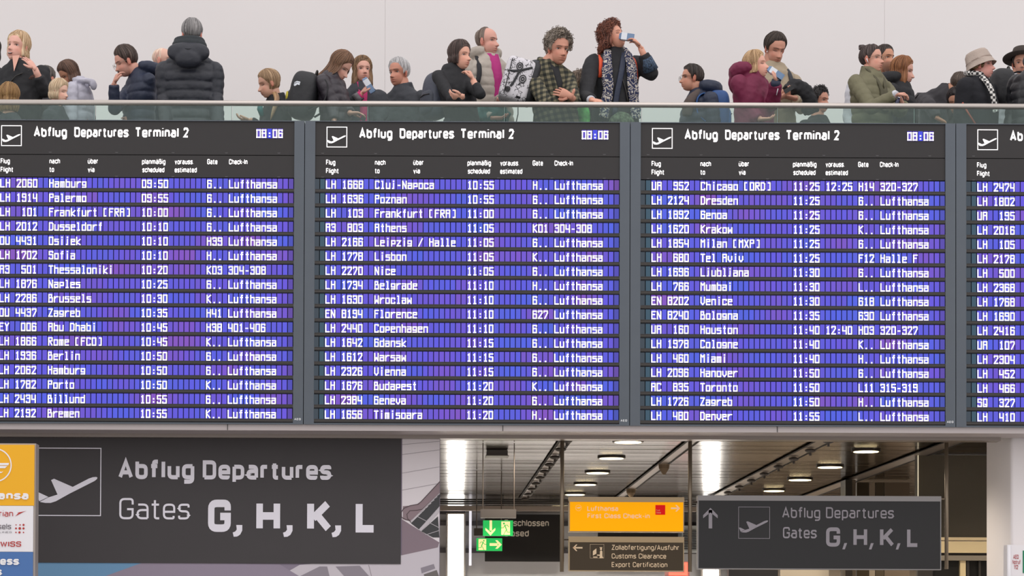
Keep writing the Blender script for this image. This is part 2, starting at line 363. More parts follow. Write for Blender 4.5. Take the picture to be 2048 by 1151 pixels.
# smoke vent and speaker cones on the ceiling
# warm spots for the downlights, with unseen rows added to brighten the lobby
def spot(x, y, e=62):
    l = bpy.data.lights.new('lobby_fill_spot', 'SPOT'); l.spot_size = math.radians(150); l.spot_blend = .6; l.shadow_soft_size = .1; l.energy = e; l.color = (1, .9, .76)
    o = bpy.data.objects.new('lobby_fill_spot', l); o.location = (x, y, CZ-.05); COL.objects.link(o)
for X_ in (.9, 2.2, 3.9, 5.4, 7.2):
    for Y_ in (21.9, 23.9, 25.9, 27.9, 31.0): spot(X_, Y_, 330 if Y_ > 31-.5 else 62)  # back row made stronger to brighten the far wall
c = onc(994, 901); q = MB(); q.box((c.x-.095, c.y-.12, CZ-.05), (c.x+.095, c.y+.12, CZ-.004)); o = q.build('ceiling_box', mat('box_grey', (92, 86, 82), .5), loc=(c.x, c.y, CZ-.05))
tag(o, 'small grey box fixed under the ceiling between the hanging rods', 'ceiling box')
q = MB(); q.box((c.x-.105, c.y-.13, CZ-.055), (c.x+.105, c.y+.13, CZ-.048)); part('cover', q, mat('box_cover', (122, 115, 110), .4, .3), o)
for px, py, lb in ((1328, 926, 'nearer beige cone hanging at the slot behind the orange sign'), (1262, 976, 'farther beige cone hanging just above the orange sign')):
    c = onc(px, py); q = MB(); q.tube([(c.x, c.y, CZ-.004), (c.x, c.y, CZ-.05), (c.x, c.y, CZ-.11)], [.055, .05, .012], 14); o = q.build('ceiling_cone', mat('cone_beige', (128, 108, 84), .6), loc=(c.x, c.y, CZ-.11))
    tag(o, lb, 'detector', 'beige cones under the ceiling slot')
    q = MB(); q.tube([(c.x, c.y, CZ-.012), (c.x, c.y, CZ-.002)], .065, 14); part('collar', q, mat('cone_collar', (168, 152, 132), .5), o)

# far end below the gallery
FY = 33.0; pw = Pl(FY, 1200, 1090)
slab('wall_far', (XL-3, FY, 0), (XR+1, FY+.2, CZ+.05), mat('far_wall', (222, 224, 232), .55, var=.03, vs=.7))
slab('wall_left', (pw.x(870)-.9, 22.5, 0), (pw.x(870)-.78, FY, CZ), mat('side_wall', (170, 166, 164), .6))
slab('wall_right', (XR, 20.95, 0), (XR+.2, FY, CZ), mat('side_wall', (170, 166, 164), .6))
dk = mat('dark_band', (104, 102, 110), .6)
for i, (a, b, x0, x1) in enumerate(((1043, 1051.5, 870, 1500), (1097, 1106, 870, 1500), (1018, 1029, 870, 930))):
    q = MB(); pw.box(q, x0, a, x1, b, -.04, -.001); tag(q.build('trim_%d' % (i+2), dk), kind='structure')
pe = Pl(29.6, 1000, 1003)
q = MB(); 
for a, b in ((997.5, 1000), (1001.5, 1004.5), (1006, 1008.5)): pe.box(q, 866, a, 1525, b, -.05, .02)
tag(q.build('trim_5', mat('track_black', (48, 44, 42), .5)), kind='structure')
q = MB(); pe.box(q, 866, 1008, 1700, 1018, .3, .34); tag(q.build('trim_6', mat('bulkhead', (178, 164, 152), .35, .4)), kind='structure')
pp = Pl(32.7, 912, 1090)
lit = mat('lit_panel', (255, 255, 252), .5, emit=(255, 251, 244), es=6.5); litf = mat('panel_frame', (158, 152, 148), .4, .4)
def lightcol(x0, x1, ytop, lb):
    q = MB(); pp.box(q, x0-4, ytop-3, x1+4, 1300, -.02, .12); o = q.build('light_column', litf, loc=(pp.x((x0+x1)/2), 32.7, 1)); 
    q = MB(); pp.box(q, x0, ytop, x1, 1298, -.026, -.021); part('diffuser', q, lit, o); tag(o, lb, 'light', 'tall lit columns at the far wall'); return o
lightcol(896, 927, 1028, 'tall white glowing column beside the printed banner edge')
lightcol(1406, 1437, 1030, 'white glowing column mostly hidden behind the big dark sign')
q = MB(); pp.box(q, 938, 1020, 943, 1130, -.05, 0); q = q.build('light_tube', mat('tube_glow', (240, 240, 250), .5, emit=(225, 226, 238), es=.8), loc=(pp.x(940), 32.7, 2.4)); tag(q, 'slim pale vertical tube lamp on the far wall left of the exit signs', 'lamp')
q = MB(); pw.box(q, 1450, 1030, 1835, 1400, -.5, -.4); tag(q.build('wall_reflection_panel', mat('far_dark_panel', (98, 86, 72), .6)), kind='structure')  # dark panel added behind the big sign to darken the ceiling reflection
# closed sign
pc = Pl(32.6, 1048, 1075); q = MB(); pc.box(q, 970, 1028, 1128, 1122, 0, .05); o = q.build('closed_sign', mat('sign_black', (34, 33, 36), .8), loc=tuple(unproj(1048, 1122, 32.6)))
tag(o, 'black closed sign on the far wall behind the green exit signs', 'sign')
cream = mat('letter_cream', (205, 196, 184), .5, emit=(205, 196, 184), es=.12)
q = MB(); text(q, pc, 'Geschlossen', 1008, 1097.5, 1051.5, 13, -.004, .012); text(q, pc, 'Closed', 1008, 1057.5, 1072, 13, -.004, .012); part('lettering', q, cream, o)
pc = Pl(32.6, 1290, 1080); q = MB(); pc.box(q, 1196, 1028, 1356, 1122, 0, .05); o = q.build('dark_sign', mat('sign_black', (34, 33, 36), .8), loc=tuple(unproj(1276, 1122, 32.6)))
tag(o, 'blank black sign on the far wall glimpsed between the orange and customs signs', 'sign')
q = MB(); pc.box(q, 1194, 1026, 1358, 1028, -.004, .052); part('frame', q, litf, o)
# louvred window strips
q = MB(); pc.box(q, 1364, 1050, 1402, 1102, .0, .405); lo = q.build('louvre_panel', mat('louvre_light', (196, 204, 208), .5), loc=tuple(unproj(1383, 1100, 32.6))); tag(lo, 'grey louvred panel on far wall behind the middle hanging post', 'louvre')
for k in range(8):
    q = MB(); pc.box(q, 1366, 1060+k*5, 1400, 1062.6+k*5, -.02, 0); part('slat', q, mat('louvre_slat', (92, 96, 104), .5), lo)
# red neon bracket
pn = Pl(29.0, 1363, 1136); q = MB()
for a in ([(1340, 1147), (1372, 1147)], [(1371, 1127), (1371, 1147)], [(1362, 1127), (1371, 1127)]): stroke(q, pn, a, 6, 0)
v0 = list(q.v)
q2 = MB()
for (x0, y0, x1, y1) in ((1338, 1144, 1375, 1150), (1369, 1124, 1375, 1144), (1360, 1124, 1369, 1130)): pn.box(q2, x0, y0, x1, y1, -.02, .02)
o = q2.build('red_neon_sign', mat('neon_red', (255, 120, 100), .5, emit=(255, 105, 85), es=1.3), loc=tuple(unproj(1363, 1150, 29))); tag(o, 'small glowing red bracket sign peeping out behind the customs sign', 'sign')
q = MB(); pn.box(q, 1330, 1122, 1380, 1156, .03, .05); part('back_plate', q, mat('neon_plate', (190, 150, 150), .6), o)

# dark glass room at right with beige beam
GY = 23.2; pg = Pl(GY, 1930, 990)
dgl = mat('dark_wall', (72, 64, 48), .6, var=.03, vs=.5)
slab('wall_front', (pg.x(1836), GY, pg.z(1077)), (pg.x(2260), GY+.15, CZ), dgl)
for nm, a, b, m_, d in (('trim_7', 1074, 1080, mat('beam_light', (255, 232, 186), .5), -.03), ('trim_8', 1082, 1105, mat('beam_beige', (255, 230, 178), .5), -.05), ('trim_9', 1105, 1109, mat('beam_dark', (60, 54, 48), .6), 0), ('trim_10', 1110, 1120, mat('beam_grey', (160, 148, 130), .5), -.02)):
    q = MB(); q.box((pg.x(1836 if a > 1080 else 1836), GY+d, pg.z(b)), (pg.x(2260), GY+.12, pg.z(a))); tag(q.build(nm, m_), kind='structure')
q = MB(); q.box((pg.x(1836), GY+.06, 0), (pg.x(2260), GY+.12, pg.z(1120))); tag(q.build('door_1', mat('door_glass_dark', (40, 40, 38), .15)), kind='structure')
dj = bpy.data.objects['door_1']
for x0, x1, m_ in ((1921, 1932, 'beam_beige'), (1836, 1866, 'beam_dark'), (1934, 1939, 'beam_dark'), (1958, 1962, 'beam_dark')):
    q = MB(); q.box((pg.x(x0), GY+.01, 0), (pg.x(x1), GY+.06, pg.z(1120))); part('frame', q, MATS[m_], dj)
q = MB(); q.box((pg.x(1835.2), GY-.02, pg.z(992)), (pg.x(1836.2), GY, CZ)); o = q.build('trim_11', mat('glass_edge_glint', (250, 240, 215), .2, emit=(250, 235, 200), es=.6)); tag(o, kind='structure')  # bright glint along the glass corner, put in as emission
# dark portal frame deep under the ceiling
pq = Pl(26.2, 1620, 950); q = MB()
q.box((pq.x(1524), 26.2, pq.z(950)), (pq.x(1700), 26.35, pq.z(945))); q.box((pq.x(1691), 26.2, 0), (pq.x(1704), 26.5, CZ-.02))
o = q.build('portal_frame', mat('portal_dark', (52, 45, 38), .4), loc=(pq.x(1697), 26.2, 0)); tag(o, 'dark metal portal frame standing behind the top edge of the big dark sign', 'portal')
q = MB(); q.box((pq.x(1705), 26.22, 0), (pq.x(1712), 26.5, CZ-.02)); part('post_side', q, mat('portal_side', (112, 98, 82), .4), o)
for i, (x0, x1, c) in enumerate(((1727, 1751, (74, 62, 46)), (1752, 1764, (176, 160, 140)), (1765, 1782, (96, 84, 68)), (1783, 1834, (128, 112, 96)))):
    q = MB(); q.box((pq.x(x0), 26.6, 0), (pq.x(x1), 26.7, CZ-.02)); o = q.build('partition_%s' % ('dark', 'pale', 'brown', 'light')[i], mat('partition%d' % i, c, .3), loc=(pq.x((x0+x1)/2), 26.6, 0)); tag(o, kind='structure')
# pale lower right lobby strips seen under the big sign
for i, (x0, x1, c) in enumerate(((1474, 1575, (44, 42, 44)), (1580, 1680, (210, 196, 176)), (1718, 1726, (60, 64, 70)), (1726, 1740, (186, 190, 196)), (1742, 1760, (70, 76, 84)), (1760, 1778, (176, 184, 194)), (1780, 1832, (120, 104, 90)))):
    q = MB(); q.box((pq.x(x0), 26.9+i*.01, 0), (pq.x(x1), 27.0, pq.z(1128))); tag(q.build('window_%d' % (i+1), mat('lobby%d' % i, c, .4)), kind='structure')
# white column at right edge
pk = Pl(21.0, 2035, 1000); q = MB(); x0, x1 = pk.x(2022), pk.x(2230); r_ = .03
ol = [(x0+r_-r_*math.cos(t), 21.0+r_-r_*math.sin(t)) for t in np.linspace(0, math.pi/2, 7)]+[(x1-r_+r_*math.sin(t), 21.0+r_-r_*math.cos(t)) for t in np.linspace(0, math.pi/2, 7)]+[(x1, 21.9), (x0, 21.9)]
n_ = len(ol); q.add([(x, y, 0) for x, y in ol]+[(x, y, CZ+.05) for x, y in ol], [(k, (k+1) % n_, (k+1) % n_+n_, k+n_) for k in range(n_)])
tag(q.build('column', mat('column_white', (248, 242, 243), .55)), kind='structure')
bpy.data.objects['column']['kind'] = 'structure'
# AED cabinet
pa = Pl(20.6, 2035, 1120); q = MB(); pa.box(q, 2014, 1089, 2120, 1260, 0, .12); o = q.build('defibrillator_cabinet', mat('cabinet_white', (245, 240, 243), .4), loc=tuple(unproj(2060, 1260, 20.6)))
tag(o, 'white defibrillator cabinet with red and green lettering at the white column', 'cabinet')
q = MB(); q.tube([(pa.x(2018), 20.6, pa.z(1260)), (pa.x(2018), 20.6, pa.z(1089))], 4.5*pa.m, 12); part('rounded_edge', q, mat('cabinet_edge', (236, 232, 236), .3), o, smooth=True)
red = mat('print_red', (176, 44, 50), .5); grn = mat('print_green', (0, 128, 84), .5)
q = MB(); text(q, pa, 'AED', 2026.5, 2037, 1117, 8.5, -.003, .01); text(q, pa, 'Notruf', 2024.8, 2040.5, 1127.3, 8.5, -.003, .01); text(q, pa, '112', 2028, 2036.5, 1137.5, 8.5, -.003, .01); part('lettering', q, red, o)
q = MB(); pa.box(q, 2045.5, 1100, 2100, 1145, -.004, 0); part('green_plate', q, grn, o)

# ================================================================ departures boards
YB = 20.5; PB = Pl(YB, 1024, 545)
steel = mat('board_frame_grey', (92, 99, 108), .5, .15, var=.03, vs=6)
blk = mat('board_black', (44, 41, 42), .55, bump=.02, bs=200, var=.03, vs=15)
blk2 = mat('board_gap', (12, 12, 13), .7); rib = mat('row_rib', (64, 60, 58), .5); ridge = mat('row_ridge', (92, 92, 96), .4)
glow = glow_attr('display_glow'); ltr = mat('display_white', (250, 246, 246), .5, emit=(255, 250, 250), es=1.0)
PIT = 10.9; RP = 28.68
def cellcol(b, r, c):
    n = noise.noise(Vector((c*.16, r*7.3, b*31)))*1.3+noise.noise(Vector((int((c+60)/6)*3.1, r*3.7, b*11)))*.9
    t = max(0, min(1, .42+n*.55))
    A, M, Z = (70, 88, 222), (92, 76, 214), (124, 72, 188)
    k = (tuple(A[i]+(M[i]-A[i])*t*2 for i in range(3)) if t < .5 else tuple(M[i]+(Z[i]-M[i])*(t-.5)*2 for i in range(3)))
    return lin(tuple(v*random.uniform(.97, 1.02) for v in k))
def char(mb, ch, x, y):   # x left of cell, y bottom of cell
    if ch not in G: return
    s = 1.5; nx = {':': 1, '.': 1}.get(ch, 0)
    for p in G[ch]:
        q = [(x+1.3+int(a[0])*(6.9/4), y-1.4-int(a[1])*(14.4/7)) for a in p.split()]
        if len(q) == 2 and q[0] == q[1]: stroke(mb, PB, [(q[0][0]-.05, q[0][1]), (q[0][0]+.05, q[0][1])], 2.7, -.0035)
        else: stroke(mb, PB, q, 2.15, -.0035)
def rowtext(s, x0, y):
    mb = MB(); mb.col = (1, 1, 1)
    for c, ch in s:
        char(mb, ch, x0+c*PIT, y)
    return mb
def fmt(t):
    t = t.split('|'); out = []
    a, num = t[0].split(); 
    for i, ch in enumerate(a): out.append((i, ch))
    for i, ch in enumerate(num): out.append((7-len(num)+i, ch))
    if len(t) > 1:
        for col, s in zip((9, 26, 32, 38, 42), t[1:]):
            for i, ch in enumerate(s): out.append((col+i, ch))
    return out
D1 = ['LH 2060|Hamburg|09:50', 'LH 1914|Palermo|09:55', 'LH 101|Frankfurt [FRA]|10:00', 'LH 2012|Dusseldorf|10:10', 'OU 4431|Osijek|10:10||H39', 'LH 1702|Sofia|10:10||H..', 'A3 501|Thessaloniki|10:20||K03|304-308', 'LH 1876|Naples|10:25', 'LH 2286|Brussels|10:30||K..', 'OU 4437|Zagreb|10:35||H41', 'EY 006|Abu Dhabi|10:45||H38|401-406', 'LH 1866|Rome [FCO]|10:45||K..', 'LH 1936|Berlin|10:50', 'LH 2062|Hamburg|10:50', 'LH 1782|Porto|10:50||K..', 'LH 2434|Billund|10:55', 'LH 2192|Bremen|10:55||K..']
D2 = ['LH 1668|Cluj-Napoca|10:55||H..', 'LH 1636|Poznan|10:55', 'LH 103|Frankfurt [FRA]|11:00', 'A3 803|Athens|11:05||K01|304-308', 'LH 2166|Leipzig / Halle|11:05', 'LH 1778|Lisbon|11:05||K..', 'LH 2270|Nice|11:05', 'LH 1734|Belgrade|11:10||H..', 'LH 1630|Wroclaw|11:10', 'EN 8194|Florence|11:10||G27', 'LH 2440|Copenhagen|11:10', 'LH 1642|Gdansk|11:15', 'LH 1612|Warsaw|11:15', 'LH 2326|Vienna|11:15', 'LH 1676|Budapest|11:20||K..', 'LH 2384|Geneva|11:20', 'LH 1656|Timisoara|11:20||H..']
D3 = ['UA 952|Chicago [ORD]|11:25|12:25|H14|320-327', 'LH 2124|Dresden|11:25', 'LH 1892|Genoa|11:25', 'LH 1620|Krakow|11:25||K..', 'LH 1854|Milan [MXP]|11:25', 'LH 680|Tel Aviv|11:25||F12|Halle F', 'LH 1696|Ljubljana|11:30', 'LH 766|Mumbai|11:30||L..', 'EN 8202|Venice|11:30||G18', 'EN 8240|Bologna|11:35||G30', 'UA 160|Houston|11:40|12:40|H03|320-327', 'LH 1978|Cologne|11:40||K..', 'LH 460|Miami|11:40||H..', 'LH 2096|Hanover|11:50', 'AC 835|Toronto|11:50||L11|315-319', 'LH 1726|Zagreb|11:50||H..', 'LH 480|Denver|11:55||L..']
D4 = ['LH 2474', 'LH 1802', 'UA 195', 'LH 2016', 'LH 105', 'LH 2178', 'LH 500', 'LH 2368', 'LH 1768', 'LH 1690', 'LH 2416', 'UA 107', 'LH 2304', 'LH 452', 'LH 466', 'SQ 327', 'LH 410']
def norm(t):
    p = t.split('|')
    if len(p) < 3: return t
    while len(p) < 6: p.append('')
    p[4] = p[4] or 'G..'; p[5] = p[5] or 'Lufthansa'
    return '|'.join(p)
LB = ['leftmost departures board, flights from Hamburg down to Bremen', 'departures board listing flights from Cluj-Napoca to Timisoara', 'departures board listing flights from Chicago to Denver', 'rightmost departures board cut by the frame, first row 2474']
for b, data in enumerate((D1, D2, D3, D4)):
    dx = (b-2)*651.8
    X = lambda v: v+dx
    q = MB()
    # cabinet frame: sides, top, bottom, back
    PB.box(q, X(1260.6), BH, X(1281), 849.2, 0, .28); PB.box(q, X(1891), BH, X(1911), 849.2, 0, .28)
    PB.box(q, X(1281), BH, X(1891), BH+1.6, 0, .28); PB.box(q, X(1281), 846.4, X(1891), 849.2, 0, .28)
    PB.box(q, X(1281), BH+1.6, X(1891), 846.4, .06, .28)
    o = q.build('departures_board', steel, loc=(PB.x(X(1586)), YB, PB.z(849)))
    tag(o, LB[b], 'departures board', 'row of departures boards')
    q = MB(); PB.box(q, X(1281), BH+1.6, X(1891), 311.2, .012, .06); hp = part('title_panel', q, blk, o)
    q = MB(); q.cur = 0
    for s, a, c in (('Abflug', 1369, 1435.2), ('Departures', 1450, 1560), ('Terminal', 1573.2, 1659), ('2', 1667.5, 1680)):
        text(q, PB, s, X(a), X(c), 277.1, 20.2, .008, .022)
    plane_sign(q, PB, X(1304.3), 254.8, X(1344), 294.6, .008, 1.5)
    part('lettering', q, ltr, hp)
    q = MB()
    for i, ch in enumerate('08:06'):
        q.col = lin((58, 66, 226)) if ch == ':' else lin((88, 66, 190)); x = 1814.8+i*10.9
        flat(q, PB, [(X(x), 258.6), (X(x+9.3), 258.6), (X(x+9.3), 277.6), (X(x), 277.6)], -.002+.008)
    part('clock_cells', q, glow, hp)
    q = MB()
    for i, ch in enumerate('08:06'): char(q, ch, X(1814.6+i*10.9), 277.4)
    for v in range(len(q.v)): q.v[v] = (q.v[v][0], YB+.004, q.v[v][2])
    part('clock_digits', q, ltr, hp)
    q = MB(); PB.box(q, X(1281), 312.6, X(1891), 356.5, .012, .06); hp = part('heading_panel', q, blk, o)
    q = MB(); q.cur = 0
    for s, a, c, ba in (('Flug', 1302.8, 1321.4, 330.8), ('Flight', 1302.8, 1327.6, 347.8), ('nach', 1400.6, 1421.8, 330.6), ('to', 1401, 1410, 347.3), ('über', 1477.4, 1497.4, 330.4), ('via', 1477.6, 1491, 347.3), ('planmäßig', 1585.9, 1633, 330.9), ('scheduled', 1586.2, 1631, 347.3), ('vorauss.', 1651.6, 1689.4, 330.9), ('estimated', 1651.5, 1695.8, 347.3), ('Gate', 1716.5, 1737, 330.6), ('Check-In', 1760.2, 1797.2, 330.6)):
        text(q, PB, s, X(a), X(c), ba-.2, 10.6, .008, .018)
    part('lettering', q, ltr, hp)
    q = MB(); PB.box(q, X(1281), 311.2, X(1891), 312.6, .03, .06); part('gap_line', q, blk2, o)
    q = MB()
    for yy in (306.5, 354.2):
        for xx in (1296, 1402, 1535, 1648, 1755, 1860): flat(q, PB, [(X(xx-3.5), yy), (X(xx+3.5), yy), (X(xx+2), yy+1.8), (X(xx-2), yy+1.8)], .0105)
    part('clip', q, mat('clip_dark', (82, 80, 82), .4), o)
    for r in range(17):
        y0 = 359.1+r*RP; y1 = y0+20.0
        q = MB(); q.cur = 0; PB.box(q, X(1281), y0-2.6, X(1891), y1+6.05, .03, .06)
        q.cur = 1; PB.box(q, X(1281), y1+1.2, X(1891), y1+5.6, .004, .03)
        q.cur = 2; PB.box(q, X(1281), y1+.3, X(1891), y1+.9, .0, .03); q.cur = 2; PB.box(q, X(1281), y1+6.4, X(1891), y1+6.9, .008, .03)
        o2 = part('display_row', q, [blk2, rib, ridge], o)
        q = MB()
        for c in range(-2, 54):
            x = 1302.6+c*PIT
            q.col = cellcol(b, r, c) if c >= 0 else lin((42, 56, 66) if c == -2 else (40, 74, 92))
            if c == 53: q.col = tuple(v*.6 for v in q.col)
            g = .75 if c % 7 else .75
            flat(q, PB, [(X(x-.2), y0), (X(x+PIT-1.9), y0), (X(x+PIT-1.9), y1), (X(x-.2), y1)], -.0005)
        part('character_cells', q, glow, o2)
        q = rowtext(fmt(norm(data[r])), X(1302.6), y1); part('lettering', q, ltr, o2)
    if b < 3:
        q = MB(); text(q, PB, 'AEG', X(1893.6), X(1906.8), 841.8-.6, 4.4, -.002, .03); part('maker_lettering', q, mat('print_white', (220, 222, 226), .5), o)
# ================================================================ balustrade
e = empty('balustrade', (0, RY, ZF)); tag(e, 'glass gallery balustrade with brushed steel hand rail above the boards', 'balustrade')
pr = Pl(RY, 1024, 208.6)
steelr = mat('rail_steel', (205, 196, 190), .32, .75)
q = MB(); q.tube([(pr.x(-700), RY, zr), (pr.x(2700), RY, zr)], 5.6*pr.m, 20); part('hand_rail', q, steelr, e, smooth=True)
gm = bpy.data.materials.new('green_glass'); gm.use_nodes = True; nt = gm.node_tree; nt.nodes.clear()
o_ = nt.nodes.new('ShaderNodeOutputMaterial'); tr = nt.nodes.new('ShaderNodeBsdfTransparent'); tr.inputs[0].default_value = (.85, .94, .91, 1)
gl = nt.nodes.new('ShaderNodeBsdfGlossy'); gl.inputs[0].default_value = (.9, 1, .97, 1); gl.inputs['Roughness'].default_value = .03
fr = nt.nodes.new('ShaderNodeFresnel'); fr.inputs[0].default_value = 1.55; mx = nt.nodes.new('ShaderNodeMixShader')
nt.links.new(fr.outputs[0], mx.inputs[0]); nt.links.new(tr.outputs[0], mx.inputs[1]); nt.links.new(gl.outputs[0], mx.inputs[2]); nt.links.new(mx.outputs[0], o_.inputs[0])
ge = mat('glass_edge_green', (150, 176, 168), .2)
xs = [191-273*3+273*i for i in range(13)]
for a, b_ in zip(xs, xs[1:]):
    q = MB(); q.box((pr.x(a+1), RY-.006, ZF-.3), (pr.x(b_-1), RY+.006, zr-.012)); g_ = part('glass_panel', q, gm, e)
    q = MB(); q.box((pr.x(b_-1)-.001, RY-.008, ZF-.3), (pr.x(b_-1)+.003, RY+.008, zr-.02)); q2 = q.build('edge', ge, g_)
q = MB(); q.box((pr.x(-700), RY-.03, ZF-.32), (pr.x(2700), RY+.03, ZF+.05)); part('base_channel', q, mat('channel_grey', (120, 120, 122), .4, .5), e)
# low dark unit behind the crowd at right
pd = Pl(24.8, 1870, 220); q = MB(); q.box((pd.x(1838), 24.8, ZF), (pd.x(1990), 25.4, pd.z(187))); o = q.build('counter', mat('counter_grey', (62, 60, 64), .6), loc=(pd.x(1900), 24.8, ZF)); tag(o, 'low dark grey counter against the wall behind the man bending over', 'counter')
q = MB(); q.box((pd.x(1834), 24.78, pd.z(190)), (pd.x(1992), 25.42, pd.z(186))); part('top', q, mat('counter_top', (48, 46, 50), .4), o)

# ================================================================ signs below
# banner wall at left
pz = Pl(20.97, 440, 1000)
bn = mat('banner_print', (142, 130, 148), .6, var=.04, vs=.7)
q = MB(); pz.box(q, -900, 864, 880, 1300, 0, .04); o = q.build('printed_banner', bn, loc=tuple(unproj(440, 1300, 20.97)))
tag(o, 'large printed wall banner with dark departures panel and an escalator picture', 'banner')
q = MB(); pz.box(q, -900, 855, 878, 864.5, -.01, .05); part('top_rail', q, mat('banner_rail', (178, 168, 170), .4), o)
def layer(nm, pts, c, d=-.002): 
    q = MB(); 
    if isinstance(pts[0][0], (tuple, list)):
        for p in pts: flat(q, pz, p, d)
    else: flat(q, pz, pts, d)
    return part(nm, q, mat('print_%d_%d_%d' % c, c, .6), o)
layer('picture_wall', [[(804, 864.6), (879, 864.6), (879, 1151), (804, 1151)]], (238, 230, 234), -.001)
layer('picture_shade', [[(804, 1036), (842, 1060), (879, 1082), (876, 1092), (804, 1108)]], (142, 124, 134))
layer('picture_floor', [[(804, 1108), (879, 1087), (879, 1151), (560, 1151), (600, 1128)]], (212, 204, 212), -.0015)
layer('picture_belt', [[(806, 1010), (830, 1008), (840, 1002), (879, 960), (879, 985), (842, 1022), (820, 1040), (806, 1036)]], (150, 130, 136), -.003)
q = MB(); stroke(q, pz, [(879, 961), (842, 1001), (836, 1006), (820, 1009), (808, 1014), (802, 1023), (803, 1032), (812, 1037), (820, 1038)], 1.6, -.004)
stroke(q, pz, [(879, 984), (845, 1016), (834, 1018), (820, 1019), (814, 1026), (815, 1034), (822, 1042)], 1.4, -.004); part('picture_hand_rail', q, mat('print_belt', (88, 72, 76), .6), o)
q = MB()
for i in range(9):
    x = 826+i*6; y = 1041-i*6.4; flat(q, pz, [(x, y), (x+7, y-5), (x+7, y+1), (x+3, y+4)], -.005)
flat(q, pz, [(822, 1044), (879, 988), (879, 1010), (838, 1056)], -.0045); flat(q, pz, [(843, 1060), (876, 1030), (879, 1072), (866, 1072)], -.0045); part('picture_steps', q, mat('print_steps', (66, 66, 68), .6), o)
q = MB(); stroke(q, pz, [(822, 1040), (879, 984)], 1.2, -.006); flat(q, pz, [(838, 1056), (879, 1012), (879, 1021), (842, 1060)], -.006); stroke(q, pz, [(836, 1031), (879, 1053)], 1, -.006); stroke(q, pz, [(852, 1067), (879, 1058)], 1, -.006); part('picture_lines', q, mat('print_pale', (205, 198, 204), .6), o)
q = MB()
for a, c in (((804, 887), (879, 880)), ((804, 907), (879, 897)), ((804, 944), (879, 931)), ((804, 978), (879, 964))): stroke(q, pz, [a, c], .7, -.003)
stroke(q, pz, [(738, 1128), (744, 1151)], .8, -.003); part('picture_joint', q, mat('print_joint', (146, 136, 142), .6), o)
layer('picture_tile', [[(842, 1133), (868, 1125), (871, 1134), (844, 1144)], [(600, 1151), (640, 1131), (655, 1131), (660, 1151)], [(672, 1131), (720, 1129), (740, 1151), (690, 1151)]], (150, 142, 152), -.003)
layer('picture_dark_tile', [[(848, 1146), (874, 1137), (879, 1151), (850, 1151)]], (116, 110, 108), -.0035)
layer('picture_blue', [[(68, 1122), (288, 1124), (190, 1160), (68, 1200)]], (112, 156, 194), -.002)
layer('picture_mauve', [[(288, 1124), (560, 1127), (600, 1151), (560, 1200), (150, 1200), (190, 1160)]], (154, 142, 160), -.0018)
q = MB(); pz.box(q, -700, 876.4, 802, 1125.6, -.008, -.003); q.v = [(v[0], v[1], v[2]) for v in q.v]; dp = part('dark_panel', q, mat('panel_charcoal', (66, 62, 64), .6, var=.03, vs=3), o)
prt = mat('print_lavender', (244, 240, 250), .5)
q = MB(); text(q, pz, 'Abflug', 237, 388.5, 958.3, 39.2, -.010, .024); text(q, pz, 'Departures', 405.3, 666.5, 958.3, 38.2, -.010, .024)
text(q, pz, 'Gates', 239, 382, 1038.5, 42.5, -.010, -.006)
for s, a, c in (('G', 416.5, 462), ('H', 513, 560.5), ('K', 614.5, 662), ('L', 711.5, 747.5)): text(q, pz, s, a, c, 1063, 64.5, -.010, .03)
for x in (466, 566.5, 663.5): flat(q, pz, [(x+7, 1049), (x+19, 1049), (x+19, 1060), (x+15, 1068), (x+9, 1072), (x+2, 1072.5), (x, 1064), (x+5, 1062), (x+8, 1058)], -.010)
plane_sign(q, pz, 70, 897, 201.5, 1031.5, -.010, 1.8); part('lettering', q, prt, dp)

# airline pylon at the left edge
pt = Pl(19.6, 36, 1010); q = MB(); pt.box(q, -140, 886, 71, 1400, 0, .16); o = q.build('airline_pylon', mat('pylon_side', (176, 166, 160), .4, .3), loc=tuple(unproj(36, 1400, 19.6)))
tag(o, 'orange, white and blue airline pylon standing at the left edge of the banner', 'pylon')
for nm, a, c, colr in (('orange_panel', 889, 1010.5, (255, 186, 8)), ('white_panel', 1011, 1102.5, (248, 245, 250)), ('blue_panel', 1103, 1399, (76, 120, 184))):
    q = MB(); pt.box(q, -139, a, 68.5 if a < 1000 else 67, c, -.012, .0); part(nm, q, mat('pylon_'+nm, colr, .3), o)
pwht = mat('pylon_white', (252, 250, 252), .4)
q = MB(); disc(q, pt, -10.5, 930, 34, -.016, 31.6, 48)
for a in ([(-40, 931), (-20, 926), (18, 925.5), (17, 930), (-10, 930)], [(-30, 934), (-10, 931), (15, 931.5), (10, 936), (-15, 936)], [(-26, 946), (-8, 940.5), (3, 943.5), (7, 942), (3, 945.5), (-12, 946)]): flat(q, pt, a, -.016)
text(q, pt, 'Lufthansa', -76, 57.5, 998.3, 16, -.016, .03); text(q, pt, 'Business', -58, 41.5, 1129, 15.5, -.016, .03); text(q, pt, 'Class', -45, 7, 1150, 15, -.016, .03); part('lettering', q, pwht, o)
q = MB(); text(q, pt, 'Austrian', -38, 27, 1032.5, 12.4, -.016, .0); flat(q, pt, [(31, 1032), (38, 1025), (34, 1025), (54, 1021), (46, 1024)], -.016); text(q, pt, 'SWISS', -10, 43.5, 1092.5, 10.5, -.016, .012)
for i, (x, y_, r) in enumerate([(33, 1049, 1.2), (41, 1049, 1.4), (48, 1049, 2.1), (33, 1056, 1.9), (40.5, 1056, 2.6), (48, 1056, 2.2), (33, 1064, 1.4), (40, 1064, 2.2), (48, 1064, 1.4)]): disc(q, pt, x, y_, r, -.016, n=12)
part('red_print', q, mat('pylon_red', (190, 48, 44), .5), o)
